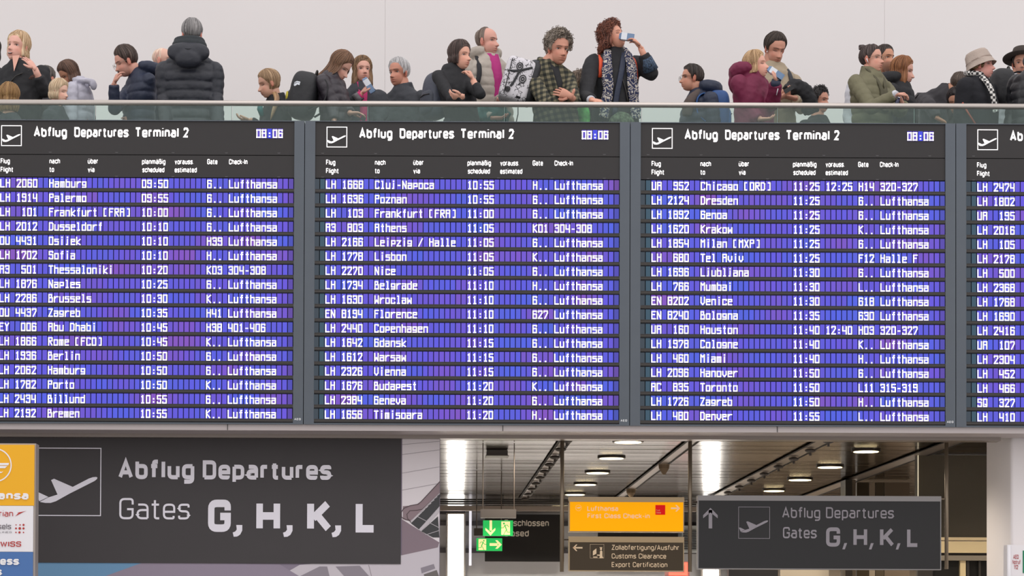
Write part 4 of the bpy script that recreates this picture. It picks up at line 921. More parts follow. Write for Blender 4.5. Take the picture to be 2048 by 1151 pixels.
def person(o):
    hx, hy, Y = o['head']; s = o.get('s', 1.0); c = unproj(hx, hy, Y); M = frame(o.get('yaw', 0), o.get('pitch', 0), o.get('roll', 0))
    M2 = frame(o.get('tyaw', o.get('yaw', 0)), 0, 0); Ft, Lt = M2.col[0], M2.col[1]
    kid = o.get('kid', 1.0); w = o.get('w', .215)*kid
    if 'neck' in o: nx, ny, nd = (*o['neck'], 0)[:3]; S = unproj(nx, ny-15, Y+nd)
    else: S = c+V(0, 0, -.168*s)-Ft*.025+Vector((M.col[2].x, M.col[2].y, 0))*-.10
    hipz = ZF+(S.z-ZF)*.60
    hipx = S+V(0, 0, 0); lean = o.get('lean', (0, 0)); H = V(S.x-lean[0], S.y-lean[1]+.03, hipz)
    H.y = max(H.y, RY+.24)
    root = V(H.x, H.y, ZF)
    mb = MB(); p = build_head(mb, c, M, s, o)
    mb.col = lin(o['skin']); nk = c+M @ V(-.026, 0, -.055)*s
    nr = .061*s if not o.get('fem') else .051*s
    mb.tube(path([nk+V(0, 0, .02), nk, nk.lerp(S, .55)+Ft*.006, S+V(0, 0, -.03)], 7), [nr*.9, nr, nr, nr, nr*1.04, nr*1.08, nr*1.1], 16)
    mb.tube([S+V(0, 0, -.04), S+V(0, 0, -.13), S.lerp(H, .5), H], [(.05, .04), (w*.6, .06), (.12, .08), (.13, .08)], 14, up=Lt)
    # arms (skin) and sleeves
    J = {}; sl = MB(); thick = o.get('arm', 1.0)*kid
    jz = o.get('jz', -.095)*kid
    pf_ = o.get('puffer'); arms = {a[0]: a for a in o.get('arms', [])}
    for sd in (1, -1):
        j = S+Lt*(sd*(w-.035))+V(0, 0, jz)
        if sd in arms:
            a = arms[sd]; E = unproj(a[1][0], a[1][1], Y+a[1][2]); Wr = unproj(a[2][0], a[2][1], Y+a[2][2])
            hd, N, cur = a[3], a[4], a[5]; D = V(hd[0], hd[2], -hd[1])
        else:
            E = j+Lt*sd*.055+V(0, .03, -.29*kid)+Ft*-.02; Wr = E+V(0, 0, -.23*kid)+Ft*.10; D = V(0, 0, -1)+Ft*.2; N = -Lt*sd; cur = .3
        skr = .028*kid; bare = o.get('bare', 0)
        mb.tube(path([j, E, Wr], 9), [.036*kid, .036*kid, .034*kid, .033*kid, .034*kid, .034*kid, .034*kid, .029*kid, .026*kid], 10)
        hand(mb, Wr, D, N, sd, (.98 if not o.get('fem') else .90)*(kid**.7), cur, spread=.3)
        n = 48; Wc = Wr.lerp(E, o.get('cuffback', .03) if sd not in o.get('bare_side', {}) else o['bare_side'][sd])
        P = path([j-Lt*sd*.03+V(0, 0, .01), j+Lt*sd*.015, E, Wc], n); R_ = []
        PL = sum((P[i+1]-P[i]).length for i in range(n-1))
        for i in range(n):
            t = i/(n-1); r = (.050+.014*t/.14 if t < .14 else .0655-.021*t)*thick
            if t > .93: r *= o.get('cuff', .98)
            if pf_: r *= .94+.11*math.sqrt(abs(math.sin(math.pi*i*PL/n/.07)))
            R_.append(r)
        sl.tube(P, R_, 14)
    feet = []
    body = mb.build('person', skinm, None, True, loc=root)
    # torso of the garment
    A = (S-H).normalized(); Lq = (Lt-A*Lt.dot(A)).normalized(); Fq = Lq.cross(A); Fq = -Fq if Fq.dot(Ft) < 0 else Fq
    dep = o.get('dep', 1.0)*kid; hl = (S-H).length
    prof = [(.035, .066/w, .066), (0, .098/w, .082), (-.025, .60, .095), (-.05, .80, .105), (-.085, .94, .112), (-.13, 1.0, .120), (-.20, .98, .126), (-.30, .92, .128), (-.40, .88, .126), (-.50, .90, .130), (-.62, .97, .135), (-.70, .98, .13)]
    bl = o.get('hem', .70); rows = []; nR = 56; sl_ = o.get('slope', 1.35); prof = [(a*sl_ if -.14 < a < 0 else a, b1, c1) for a, b1, c1 in prof]
    for i in range(nR):
        d_ = .035-(bl+.035)*i/(nR-1)
        xs_ = [-q[0] for q in prof]; wv = float(np.interp(-d_, xs_, [q[1] for q in prof]))*w*o.get('girth', 1.0) if d_ < -.03 else float(np.interp(-d_, xs_, [q[1] for q in prof]))*w
        dv = float(np.interp(-d_, xs_, [q[2] for q in prof]))*dep
        if pf_: k = .965+.075*math.sqrt(abs(math.sin(math.pi*i*bl/(nR*.075)))); wv *= k if d_ < -.06 else 1; dv *= k
        ctr = S+A*d_*min(1, kid*1.0)+Fq*(.012 if d_ > -.1 else .012+.02*min(1, (-d_-.1)/.2))
        rows.append((ctr, wv, dv))
    nn = 32; vs = []
    for ctr, wv, dv in rows:
        for k in range(nn):
            a = 2*math.pi*k/nn; ca, sa = math.cos(a), math.sin(a); e = .82
            vs.append(ctr+Lq*(math.copysign(abs(ca)**e, ca)*wv)+Fq*(math.copysign(abs(sa)**e, sa)*dv))
    sl.add(vs, [(i*nn+k, (i+1)*nn+k, (i+1)*nn+(k+1) % nn, i*nn+(k+1) % nn) for i in range(nR-1) for k in range(nn)]+[tuple(range(nn)), tuple((nR-1)*nn+k for k in range(nn-1, -1, -1))])
    # collar / hood / scarf volumes that belong to the garment
    def ring(z, rad, r, a0=0, a1=360, dx=0, n=18, zf=0, sq=1.0):
        pts = []
        for t in np.linspace(math.radians(a0), math.radians(a1), n):
            pts.append(S+A*(z+zf*math.cos(t))+Fq*(math.cos(t)*rad*sq+dx)+Lq*(math.sin(t)*rad))
        return pts
    if o.get('collar'):
        h_, r_ = o['collar']
        sl.tube([S+A*-.03, S+A*.01+Ft*.0, S+A*h_+Ft*.012], [r_*1.25, r_*1.08, r_], 20)
    if o.get('hood'):
        hr, hz = o['hood']; hr *= 1.25; pts = ring(hz+.035, .10, 0, 40, 320, dx=-.03, zf=.015)
        sl.tube(pts, [hr*.45]+[hr*(.6+.5*math.sin(math.pi*i/17)) for i in range(1, 17)]+[hr*.45], 12)
        sl.ell(S-Fq*.14+A*(-.05), (.13*min(1, hr/.06), .06*min(1, hr/.06), .12*min(1, hr/.06)), Matrix((Lq, Fq, A)).transposed(), 16, 12)
    g = sl.build(o.get('garment', 'jacket'), o['cloth'], body, True); remesh(g, .0095 if pf_ else .0115, 1 if pf_ else 3, o.get('fold', .010 if pf_ else .022))
    if 'glabel' in o: g['label'] = o['glabel']
    # trousers and shoes standing on the gallery floor
    q = MB()
    for sd in (1, -1):
        hp = H+Lt*sd*.085*kid; ft = V(H.x, H.y, ZF+.07)+Lt*sd*.10*kid
        q.tube([hp+V(0, 0, .12), hp, hp.lerp(ft, .5), ft], [.10*kid, .098*kid, .068*kid, .05*kid], 12)
        z = MB(); z.ell(V(ft.x, ft.y, ZF+.047)+Ft*.05, (.14*kid, .05*kid, .047), M2, 14, 8); feet.append(z)
    q.build('trousers', o.get('trousers', fabric('trouser_dark', (44, 46, 54))), body, True)
    for z in feet: z.build('shoe', shoem, body, True)
    if o.get('style', 'short') != 'none': build_hair(c, M, s, o, body)
    tag(body, o['label'], 'person', o.get('group', 'travellers waiting on the gallery'))
    ctx = dict(body=body, S=S, A=A, Lq=Lq, Fq=Fq, c=c, M=M, s=s, ring=ring, H=H, w=w, p=p, Y=Y, Ft=Ft, Lt=Lt, dep=dep)
    if o.get('glasses'):
        gm_ = mat('glasses_%s' % o['glasses'], (60, 50, 44) if o['glasses'] == 'dark' else (150, 138, 126), .3, .5); q = MB()
        Wd = lambda x, y, z: c+M @ V(x, y, z)*s
        for sd in (1, -1):
            pts = [Wd(.103-.004*abs(math.cos(t)), sd*.032+math.cos(t)*.0235, -.002+math.sin(t)*.019) for t in np.linspace(0, 2*math.pi, 17)]
            q.tube(pts, .0013*s, 5); q.tube([Wd(.099, sd*.055, .004), Wd(.06, sd*.076, .005), Wd(-.005, sd*.080, .005)], .0014*s, 5)
        q.tube([Wd(.102, -.009, 0), Wd(.106, 0, .003), Wd(.102, .009, 0)], .0013*s, 5); q.build('glasses', gm_, body)
    return ctx
def add(ctx, name, mb, m, label=None, rm=0, smooth=True, fold=.006):
    o = mb.build(name, m, ctx['body'], smooth)
    if rm: remesh(o, rm, 3, fold)
    if label: o['label'] = label
    return o
def ppt(ctx, px, py, d): return unproj(px, py, ctx['Y']+d)
def placket(ctx, m, x0=.03, ln=.45, wd=.05, name='shirt', out=.012, label=None):
    q = MB(); S, A, F_, L_ = ctx['S'], ctx['A'], ctx['Fq'], ctx['Lq']; pts = []; n = 12
    vs = []
    for i in range(n):
        t = i/(n-1); d_ = .02-ln*t; dep = float(np.interp(-d_, [-.02, .03, .06, .1, .2, .6], [.062, .088, .105, .122, .146, .152]))*ctx['dep']
        c = S+A*d_+F_*(dep+out); ww = wd*(1.15-.35*min(1, t*3))
        vs += [c-L_*ww-F_*.035, c-L_*ww*.7, c+L_*ww*.7, c+L_*ww-F_*.035]
    q.add(vs, [(i*4+k, i*4+k+1, i*4+4+k+1, i*4+4+k) for i in range(n-1) for k in range(3)]); return add(ctx, name, q, m, label)
black = fabric('black', (34, 34, 38)); navy = fabric('navy', (38, 46, 68), .6); nblack = fabric('navy_black', (38, 40, 50), .5); charcoal = fabric('charcoal', (62, 64, 70), .85)
lav = fabric('lavender', (196, 194, 208), .6); beige = fabric('beige', (176, 166, 156), .6); maroon = fabric('maroon', (112, 24, 62), .7); olive = fabric('olive', (112, 108, 84), .75)
taupe = fabric('taupe', (168, 152, 130), .8); dgrey = fabric('dark_grey', (56, 54, 58), .85); darkpuff = fabric('aubergine', (52, 46, 54), .42); magenta = fabric('magenta', (176, 24, 118), .6); pink = fabric('pink', (206, 40, 112), .6)
teal = fabric('teal', (36, 110, 112), .6); fleece = fabric('fleece', (54, 58, 62), .95); pale = fabric('pale', (206, 206, 214), .7)
SK = (214, 162, 142); SKp = (224, 176, 156); SKt = (196, 140, 112); SKr = (212, 148, 130)
# 0-7 left group
p = person(dict(label='person cut by the left edge, only dark hair showing beside the laughing woman', head=(-22, 100, 22.7), yaw=-60, skin=SK, hair=(52, 44, 42), cloth=black, fem=True, style='long', len=.12))
p = person(dict(label='laughing woman with short blonde hair and black blouse, hand beside her mouth', head=(35, 95, 22.15), s=1.18, yaw=-24, pitch=-6, roll=6, fem=True, smile=True, skin=(226, 172, 156), hair=(212, 170, 124), hair2=(244, 216, 180), style='long', len=.075, taper=.0, bulge=.006, thick=.017, open=66,
    neck=(40, 141), w=.235, tyaw=-12, cloth=black, garment='blouse', arm=1.15, cuffback=.18, bare_side={1: .32}, arms=[(1, (90, 186, -.10), (70, 137, -.24), (-21, -25, -.02), (-.8, .5, .1), (.16, .12, .12, .2)), (-1, (-8, 205, .05), (10, 235, -.1), (5, 10, 0), (1, 0, 0), .3)]))
q = MB(); S, A, F_, L_ = p['S'], p['A'], p['Fq'], p['Lq']; q.tube([S+L_*.17+A*-.06+F_*.07, S+L_*.02+A*-.14+F_*.150, S-L_*.14+A*-.30+F_*.15][::-1], .006, 6); add(p, 'bag_strap', q, MATS['shoe_dark'])
q = MB(); q.add([S+A*.05+F_*.098+L_*-.035, S+A*.05+F_*.098+L_*.035, S+A*-.10+F_*.146], [(0, 1, 2)]); q.col = lin((222, 166, 148)); q.c = [lin((222, 166, 148))]*3; add(p, 'neckline', q, skinm)
q = MB()
for k in range(2):
    w0 = ppt(p, 67-2*k, 152+3*k, -.2); q.tube([w0+V(math.cos(t)*.031, math.sin(t)*.031, math.cos(t)*.012) for t in np.linspace(0, 6.283, 18)], .0028, 5)
add(p, 'bracelet', q, mat('bracelet_brown', (112, 72, 60), .4, .3))
p = person(dict(label='person with golden brown hair seen from behind at the lower left corner', head=(20, 196, 21.72), s=1.0, yaw=165, fem=True, kid=.85, skin=SK, hair=(150, 108, 66), hair2=(196, 156, 104), style='long', len=.13, thick=.022, strands=220, cloth=charcoal, garment='coat'))
p = person(dict(label='person with greying hair mostly hidden behind the blonde girl', head=(94, 160, 22.9), yaw=150, skin=SK, hair=(92, 84, 80), hair2=(128, 118, 112), cloth=dgrey))
p = person(dict(label='woman with a brown bob bending down in a pale lavender puffer jacket', head=(138, 150, 22.4), s=.98, yaw=-60, pitch=32, fem=True, skin=SKt, hair=(92, 66, 56), hair2=(132, 100, 84), style='long', len=.10, thick=.024, open=62, facelen=.9, taper=.01, strands=220, neck=(158, 176, .02), tyaw=-110, w=.165, dep=.9, lean=(-.03, .0), cloth=lav, puffer=True, hood=(.020, -.045), glabel='pale lavender puffer jacket'))
p = person(dict(label='blonde girl in profile with closed eyes looking right over the hand rail', head=(119, 184, 21.78), s=.86, yaw=68, pitch=8, fem=True, kid=.72, eyes='closed', nose=.8, skin=(232, 186, 166), hair=(224, 188, 146), hair2=(252, 230, 200), style='long', len=.085, thick=.026, open=66, bulge=.014, strands=240, cloth=charcoal, garment='coat'))
# man with glasses in profile
p = person(dict(label='man with glasses in profile looking down, hand at his moustache, navy jacket', head=(251, 125, 22.3), s=1.06, yaw=-72, pitch=22, skin=(212, 156, 138), hair=(64, 50, 46), hair2=(104, 84, 76), style='short', thick=.020, top=1.9, side=.3, stubble=.30, beard=(92, 62, 52), eyes='closed', glasses='gold',
    neck=(282, 160, .03), tyaw=-60, w=.20, lean=(-.02, .02), cloth=navy, puffer=True, hood=(.05, .0), arm=1.05, arms=[(-1, (228, 220, -.22), (228, 168, -.30), (7, -22, .05), (.9, .3, -.1), (.65, .7, .8, .9)), (1, (300, 215, .1), (270, 238, -.05), (-10, 2, 0), (0, 1, 0), .3)]))
q = MB(); c, M, s = p['c'], p['M'], p['s']; q.col = lin((70, 44, 36)); 
for sd in (1, -1): q.tube([c+M @ V(surf(p['p'], 0, -.056)+.004, 0, -.054)*s, c+M @ V(surf(p['p'], .014*sd, -.058)+.004, .014*sd, -.058)*s, c+M @ V(surf(p['p'], .024*sd, -.066)+.003, .025*sd, -.067)*s], [.0045, .0045, .002], 6)
add(p, 'moustache', q, hairm)
q = MB(); q.tube(p['ring'](.035, .075, 0, 30, 330, zf=-.02), .014, 8); add(p, 'hood_lining', q, mat('cloth_lining', (150, 144, 148), .9), 'light grey hood lining')
p = person(dict(label='bald man behind the big dark coat, only the top of his head showing', head=(327, 122, 22.9), s=1.02, yaw=70, skin=(222, 176, 158), style='bald', hair=(204, 164, 148), strands=0, thick=.002, cloth=navy))
p = person(dict(label='grey haired man from behind in a quilted navy black hooded jacket', head=(384, 69, 21.8), s=1.07, yaw=186, skin=SKr, hair=(110, 106, 108), hair2=(190, 186, 186), style='short', thick=.013, top=1.4, strands=320, neck=(379, 116, .0), tyaw=182, slope=2.0, w=.245, girth=1.06, dep=1.25, cloth=nblack, puffer=True, arm=1.24, jz=-.165, collar=(.05, .10),
    arms=[(1, (330, 192, .02), (332, 250, -.12), (2, 10, -.1), (1, 0, 0), .3), (-1, (431, 190, .02), (436, 250, -.12), (-2, 10, -.1), (-1, 0, 0), .3)]))
q = MB(); S, A, F_, L_ = p['S'], p['A'], p['Fq'], p['Lq']
MM = Matrix((L_, F_, A)).transposed()
q.ell(S-F_*.15+A*-.045, (.185, .075, .085), MM, 26, 16, .8); q.ell(S-F_*.17+A*-.10, (.12, .07, .085), MM, 22, 14, .85)
h = add(p, 'hood', q, nblack, rm=.010); q = MB()
for z, r in ((.01, .135), (.045, .128), (.080, .113)): q.tube(p['ring'](z, r, 0, 0, 360, zf=-.008, n=26), .026, 10)
add(p, 'scarf', q, fleece, 'dark grey fleece scarf', rm=.009)
q = MB()
for dz in (-.03, -.075, -.118):
    q.tube([S-F_*(.232-.004*abs(t)*9)+A*(dz-.0+.03*t*t)+L_*(t*.10) for t in np.linspace(-1, 1, 9)], .0022, 5)
q.build('seam', mat('cloth_seam', (20, 22, 28), .8), h)
# woman with phone at 540
p = person(dict(label='blonde woman in dark coat looking down, phone in hand below the rail', head=(537, 168, 22.5), s=1.05, yaw=-72, pitch=16, fem=True, eyes='closed', skin=(220, 170, 146), hair=(172, 134, 100), hair2=(212, 180, 144), style='long', len=.06, open=80, thick=.016, taper=.03, bulge=.0, strands=240, neck=(554, 214, .03), tyaw=-62, w=.175, cloth=black, garment='coat', arm=.95, collar=(.05, .08),
    arms=[(-1, (530, 262, -.15), (500, 240, -.25), (-14, -1, -.03), (.1, 0, 1), (.5, .5, .6, .7)), (1, (575, 265, 0), (560, 290, -.1), (0, 8, 0), (1, 0, 0), .3)]))
q = MB(); c, M, s = p['c'], p['M'], p['s']
for k in range(8):
    a = c+M @ V(-.03, -.080, -.02)*s; q.col = lin((186, 150, 112) if k % 2 else (154, 118, 86)); j = V(random.uniform(-1, 1)*.012, random.uniform(-1, 1)*.01, 0)
    q.tube(path([a+j, ppt(p, 557, 196, -.10)+j, ppt(p, 546, 222, -.16)+j*1.3, ppt(p, 541, 240, -.17)], 9), [.012, .020, .020, .018, .016, .014, .012, .009, .003], 6)
add(p, 'hair_tail', q, hairm)
q = MB(); q.tube([ppt(p, 521, 205, -.12), ppt(p, 520, 218, -.14), ppt(p, 524, 232, -.13)], [.02, .028, .02], 10); add(p, 'scarf', q, teal, 'teal scarf')
# woman with backpack leaning
p = person(dict(label='woman with long light brown hair bending forward, dark quilted jacket', head=(681, 133, 22.1), s=1.06, yaw=66, pitch=38, fem=True, skin=(216, 164, 146), hair=(112, 80, 62), hair2=(164, 124, 96), style='long', len=.17, open=58, facelen=.75, thick=.024, bulge=.01, taper=.01, sweep=(-.13, 0, .02), strands=300, neck=(659, 163, .02), tyaw=70, w=.185, lean=(-.04, .0), cloth=darkpuff, puffer=True, arm=1.08, arms=[(-1, (664, 206, -.14), (668, 240, -.2), (3, 8, 0), (1, 0, 0), .3), (1, (690, 215, .1), (700, 226, -.05), (10, 0, 0), (0, 0, -1), .3)]))
# woman drinking from carton, frontal
p = person(dict(label='woman with a brown bob drinking from a small carton, pink top under dark jacket', head=(725, 141, 22.55), s=1.02, yaw=16, pitch=-2, fem=True, skin=(220, 166, 148), iris=(40, 30, 28), hair=(112, 84, 60), hair2=(166, 130, 94), style='long', len=.155, open=62, thick=.022, taper=-.01, bulge=.01, strands=260, neck=(722, 186, .02), tyaw=10, w=.20, cloth=charcoal, arm=1.1, collar=(.03, .075),
    arms=[(-1, (690, 218, -.12), (722, 189, -.22), (13, -19, -.04), (1, .25, .2), (.55, .55, .6, .7)), (1, (765, 226, 0), (752, 250, -.1), (-4, 8, 0), (-1, 0, 0), .3)]))
placket(p, pink, ln=.5, wd=.055, name='top', label='bright pink top')
q = MB(); q.tube([ppt(p, 711, 198, -.21), ppt(p, 720, 190, -.225)], [.047, .040], 14); add(p, 'cuff', q, mat('cloth_plaid_cuff', (120, 116, 120), .8, var=.3, vs=60), 'grey chequered cuff')
q = MB(); q.tube([ppt(p, 719, 191, -.225), ppt(p, 722, 188.5, -.23)], [.038, .034], 14); add(p, 'inner_cuff', q, pink)
CT = [mat('carton_blue', (112, 138, 172), .3), mat('carton_white', (226, 230, 238), .3)]
def carton(ctx, a, b, wd, label, d, d2=None, dark=False):
    A_ = ppt(ctx, a[0], a[1], d); B_ = ppt(ctx, b[0], b[1], d if d2 is None else d2); q = MB(); ax = (B_-A_); n = V(0, -1, 0)
    sv = ax.cross(n).normalized()*wd; dv = ax.normalized().cross(sv).normalized()*wd*.8
    def sec(t, k=1, kk=1): c_ = A_.lerp(B_, t); return [c_+sv*k+dv*kk, c_-sv*k+dv*kk, c_-sv*k-dv*kk, c_+sv*k-dv*kk]
    vs = sec(0, .7, .15)+sec(.12)+sec(.9)+sec(1, 1, .85); fs = [(i*4+k, i*4+(k+1) % 4, i*4+4+(k+1) % 4, i*4+4+k) for i in range(3) for k in range(4)]+[(0, 3, 2, 1), (12, 13, 14, 15)]
    q.add(vs, fs); o = q.build('drink_carton', [mat('carton_navy', (60, 74, 120), .3)] if dark else [CT[0]], loc=tuple(A_.lerp(B_, .5)))
    tag(o, label, 'carton', 'small drink cartons held by travellers')
    q = MB(); v2 = sec(.14, 1.03, 1.03)+sec(.52, 1.03, 1.03); q.add(v2, [(k, (k+1) % 4, 4+(k+1) % 4, 4+k) for k in range(4)]); part('white_band', q, CT[1], o)
    return o
carton(p, (728, 156), (746, 185), .026, 'small blue white carton held by the woman with the pink top', -.235)
# grey haired man
p = person(dict(label='white haired man looking left in a dark grey high collared jacket', head=(797, 146, 23.0), s=1.10, yaw=-38, pitch=4, skin=(202, 140, 118), hair=(196, 192, 192), hair2=(242, 240, 242), brow=(120, 110, 104), style='short', thick=.016, top=1.3, side=.6, nose=1.15, strands=260, neck=(808, 193, .02), tyaw=-35, w=.235, cloth=charcoal, arm=1.15, collar=(.055, .085), dep=1.1))
# dark haired woman, chin on hand
p = person(dict(label='dark haired woman in black sweater leaning on the rail, chin resting on her hand', head=(921, 112, 21.85), s=1.04, yaw=52, pitch=2, fem=True, skin=(222, 166, 144), hair=(66, 54, 52), hair2=(112, 92, 86), style='long', len=.075, open=66, thick=.026, bulge=.012, taper=.02, strands=280, neck=(902, 150, .04), tyaw=40, w=.175, lean=(-.10, -.02), cloth=black, garment='sweater', fold=.01, arm=.95,
    arms=[(1, (962, 190, -.33), (946, 160, -.28), (-9, -22, .03), (-1, .3, .2), (1.0, 1.0, 1.1, 1.1)), (-1, (905, 200, -.30), (925, 193, -.42), (-14, 0, 0), (0, .4, .6), (.7, .7, .8, .8))], bare_side={1: .30}))
# balding man
p = person(dict(label='tall balding man in beige hooded puffer jacket with a magenta shirt', head=(975, 84, 22.5), s=1.10, yaw=58, pitch=0, skin=(214, 158, 142), hair=(118, 100, 90), hair2=(140, 122, 110), style='bald', thick=.006, strands=40, jw=1.08, nose=1.1, stubble=.12, neck=(976, 130, .03), tyaw=32, w=.245, cloth=beige, puffer=True, hood=(.055, .005), arm=1.15, dep=1.1,
    arms=[(1, (1018, 200, -.1), (998, 200, -.32), (12, 1, 0), (0, .5, .6), (.5, .5, .6, .6)), (-1, (948, 214, -.1), (985, 236, -.3), (8, 0, 0), (0, 0, 1), .4)]))
placket(p, magenta, ln=.55, wd=.062, out=.024, label='magenta shirt')
q = MB(); q.tube(path([ppt(p, 954, 112, -.02), ppt(p, 958, 128, -.15), ppt(p, 960, 148, -.20), ppt(p, 954, 168, -.20)], 9), [(.012, .022)]*9, 8); add(p, 'bag_strap', q, black)
q = MB(); q.ell(ppt(p, 985, 232, -.25), (.16, .07, .12), None, 22, 14); q.ell(ppt(p, 950, 236, -.22), (.1, .08, .11), None, 22, 14); o = q.build('folded_jacket', fabric('teal_coat', (28, 92, 90), .6), loc=tuple(ppt(p, 975, 255, -.25)), smooth=True); remesh(o, .014, 3, .05)
tag(o, 'teal jacket carried over the arms between woman in black and balding man', 'jacket')
q = MB(); q.tube([ppt(p, 940, 222, -.34), ppt(p, 940, 223.5, -.34)], .006, 10); part('snap', q, CT[1], o)
# plaid shirt man
pm = bpy.data.materials.new('plaid_flannel'); pm.use_nodes = True; nt = pm.node_tree; b = nt.nodes['Principled BSDF']; b.inputs['Roughness'].default_value = .9
tc = nt.nodes.new('ShaderNodeTexCoord'); mp = nt.nodes.new('ShaderNodeMapping'); mp.inputs['Rotation'].default_value = (0, math.radians(14), math.radians(20)); nt.links.new(tc.outputs['Object'], mp.inputs[0]); sx = nt.nodes.new('ShaderNodeSeparateXYZ'); nt.links.new(mp.outputs[0], sx.inputs[0])
outs = []
for ax in (0, 2):
    m1 = nt.nodes.new('ShaderNodeMath'); m1.operation = 'MULTIPLY'; m1.inputs[1].default_value = 20; nt.links.new(sx.outputs[ax], m1.inputs[0]); m2 = nt.nodes.new('ShaderNodeMath'); m2.operation = 'FRACT'; nt.links.new(m1.outputs[0], m2.inputs[0]); m3 = nt.nodes.new('ShaderNodeMath'); m3.operation = 'GREATER_THAN'; m3.inputs[1].default_value = .5; nt.links.new(m2.outputs[0], m3.inputs[0]); outs.append(m3)
ad = nt.nodes.new('ShaderNodeMath'); nt.links.new(outs[0].outputs[0], ad.inputs[0]); nt.links.new(outs[1].outputs[0], ad.inputs[1]); dv = nt.nodes.new('ShaderNodeMath'); dv.operation = 'DIVIDE'; dv.inputs[1].default_value = 2; nt.links.new(ad.outputs[0], dv.inputs[0])
cr = nt.nodes.new('ShaderNodeValToRGB'); cr.color_ramp.interpolation = 'CONSTANT'; cr.color_ramp.elements[0].color = (*lin((122, 114, 92)), 1); cr.color_ramp.elements[1].position = .75; cr.color_ramp.elements[1].color = (*lin((34, 36, 34)), 1); e = cr.color_ramp.elements.new(.3); e.color = (*lin((72, 70, 56)), 1)
nt.links.new(dv.outputs[0], cr.inputs[0]); nt.links.new(cr.outputs[0], b.inputs['Base Color'])
p = person(dict(label='curly grey haired man in green plaid shirt leaning with crossed arms', head=(1117, 98, 21.8), s=1.18, yaw=24, pitch=12, skin=(206, 146, 124), hair=(100, 90, 82), hair2=(168, 154, 140), style='curly', curl=1.0, thick=.018, top=1.5, side=1.1, ncurl=260, nose=1.1, neck=(1094, 142, .06), tyaw=30, w=.23, lean=(-.08, -.05), cloth=pm, garment='plaid_shirt', collar=(.045, .088), arm=1.2, dep=1.1,
    arms=[(-1, (1096, 210, -.36), (1122, 198, -.46), (14, -4, 0), (0, -.3, .8), (.5, .5, .5, .6)), (1, (1150, 204, -.30), (1141, 192, -.50), (-20, -8, 0), (.1, .95, -.1), (.22, .25, .3, .35))], bare_side={1: .55}))
q = MB(); S = p['S']; q.tube(p['ring'](.0, .10, 0, 60, 300, dx=-.03, zf=-.02), .038, 10); add(p, 'hood', q, charcoal, 'dark grey hood behind the neck', rm=.010)
placket(p, black, ln=.35, wd=.05, name='undershirt', out=.010)
# hidden person behind
p = person(dict(label='person with fluffy greyish brown hair hidden between plaid man and curly woman', head=(1160, 172, 22.5), s=1.0, yaw=160, skin=SK, hair=(120, 100, 88), hair2=(166, 146, 128), style='curly', curl=.8, thick=.022, ncurl=160, cloth=black))
# curly woman drinking
sm_ = bpy.data.materials.new('scarf_pattern'); sm_.use_nodes = True; nt = sm_.node_tree; b = nt.nodes['Principled BSDF']; b.inputs['Roughness'].default_value = .8
tc = nt.nodes.new('ShaderNodeTexCoord'); wv = nt.nodes.new('ShaderNodeTexWave'); wv.wave_type = 'BANDS'; wv.bands_direction = 'Z'; wv.inputs['Scale'].default_value = 7; wv.inputs['Distortion'].default_value = 16; wv.inputs['Detail'].default_value = 1; wv.inputs['Detail Scale'].default_value = 3; nt.links.new(tc.outputs['Object'], wv.inputs[0])
cr = nt.nodes.new('ShaderNodeValToRGB'); cr.color_ramp.interpolation = 'CONSTANT'; E_ = cr.color_ramp.elements; E_[0].color = (*lin((34, 40, 74)), 1); E_[1].position = .86; E_[1].color = (*lin((198, 190, 180)), 1)
for ps_, c_ in ((.30, (66, 84, 128)), (.45, (30, 34, 58)), (.58, (176, 148, 104)), (.68, (46, 52, 88)), (.78, (150, 150, 160))): e = E_.new(ps_); e.color = (*lin(c_), 1)
nt.links.new(wv.outputs['Fac'], cr.inputs[0]); nt.links.new(cr.outputs[0], b.inputs['Base Color'])
p = person(dict(label='curly red haired woman in black sweater and patterned scarf drinking from a carton', head=(1227, 74, 22.15), s=1.06, yaw=58, pitch=-22, fem=True, eyes='closed', skin=(220, 158, 134), hair=(84, 46, 38), hair2=(158, 96, 74), style='curly', curl=1.2, thick=.026, top=1.0, side=1.1, len=.11, open=72, tab=LONGT, ncurl=420, bulge=.02, taper=-.01, neck=(1229, 118, .03), tyaw=12, w=.225, cloth=black, garment='sweater', arm=1.22, fold=.01,
    arms=[(1, (1304, 148, -.06), (1281, 95, -.14), (-17, -20, -.01), (-.8, -.1, -.6), (.5, .5, .55, .6)), (-1, (1170, 196, -.32), (1184, 200, -.79), (13, 2, -.03), (.0, .6, -1), (.45, .5, .55, .6))], bare_side={1: .25, -1: .1}))
q = MB(); q.tube([ppt(p, 1301, 140, -.07), ppt(p, 1292, 115, -.12)], [.072, .050], 16); o = add(p, 'cuff', q, mat('cloth_embroidered', (62, 78, 100), .8, var=.9, vs=70), 'blue grey embroidered cuff')
q = MB(); q.tube([ppt(p, 1171, 197, -.42), ppt(p, 1181, 199, -.72)], [.05, .044], 16); add(p, 'cuff', q, MATS['cloth_embroidered'])
q = MB(); q.tube([ppt(p, 1180, 199, -.71), ppt(p, 1183, 200, -.77)], [.040, .036], 14); add(p, 'shirt_cuff', q, pale)
q = MB(); S, A, F_, L_ = p['S'], p['A'], p['Fq'], p['Lq']
for sd in (1, -1):
    pts = path([S+A*.045-F_*.03+L_*.05*sd, S+A*.02+L_*.085*sd+F_*.03, S+A*-.06+L_*.098*sd+F_*.125, S+A*-.20+L_*.115*sd+F_*.165, S+A*-.38+L_*(.125 if sd > 0 else .105)*sd+F_*.17, S+A*-.62+L_*.15*sd+F_*.17], 20)
    q.tube(pts, [(.026+.024*min(1, i/8), .020) for i in range(20)], 12, up=L_)
q.tube(p['ring'](.05, .072, 0, 90, 270, n=12), .024, 10)
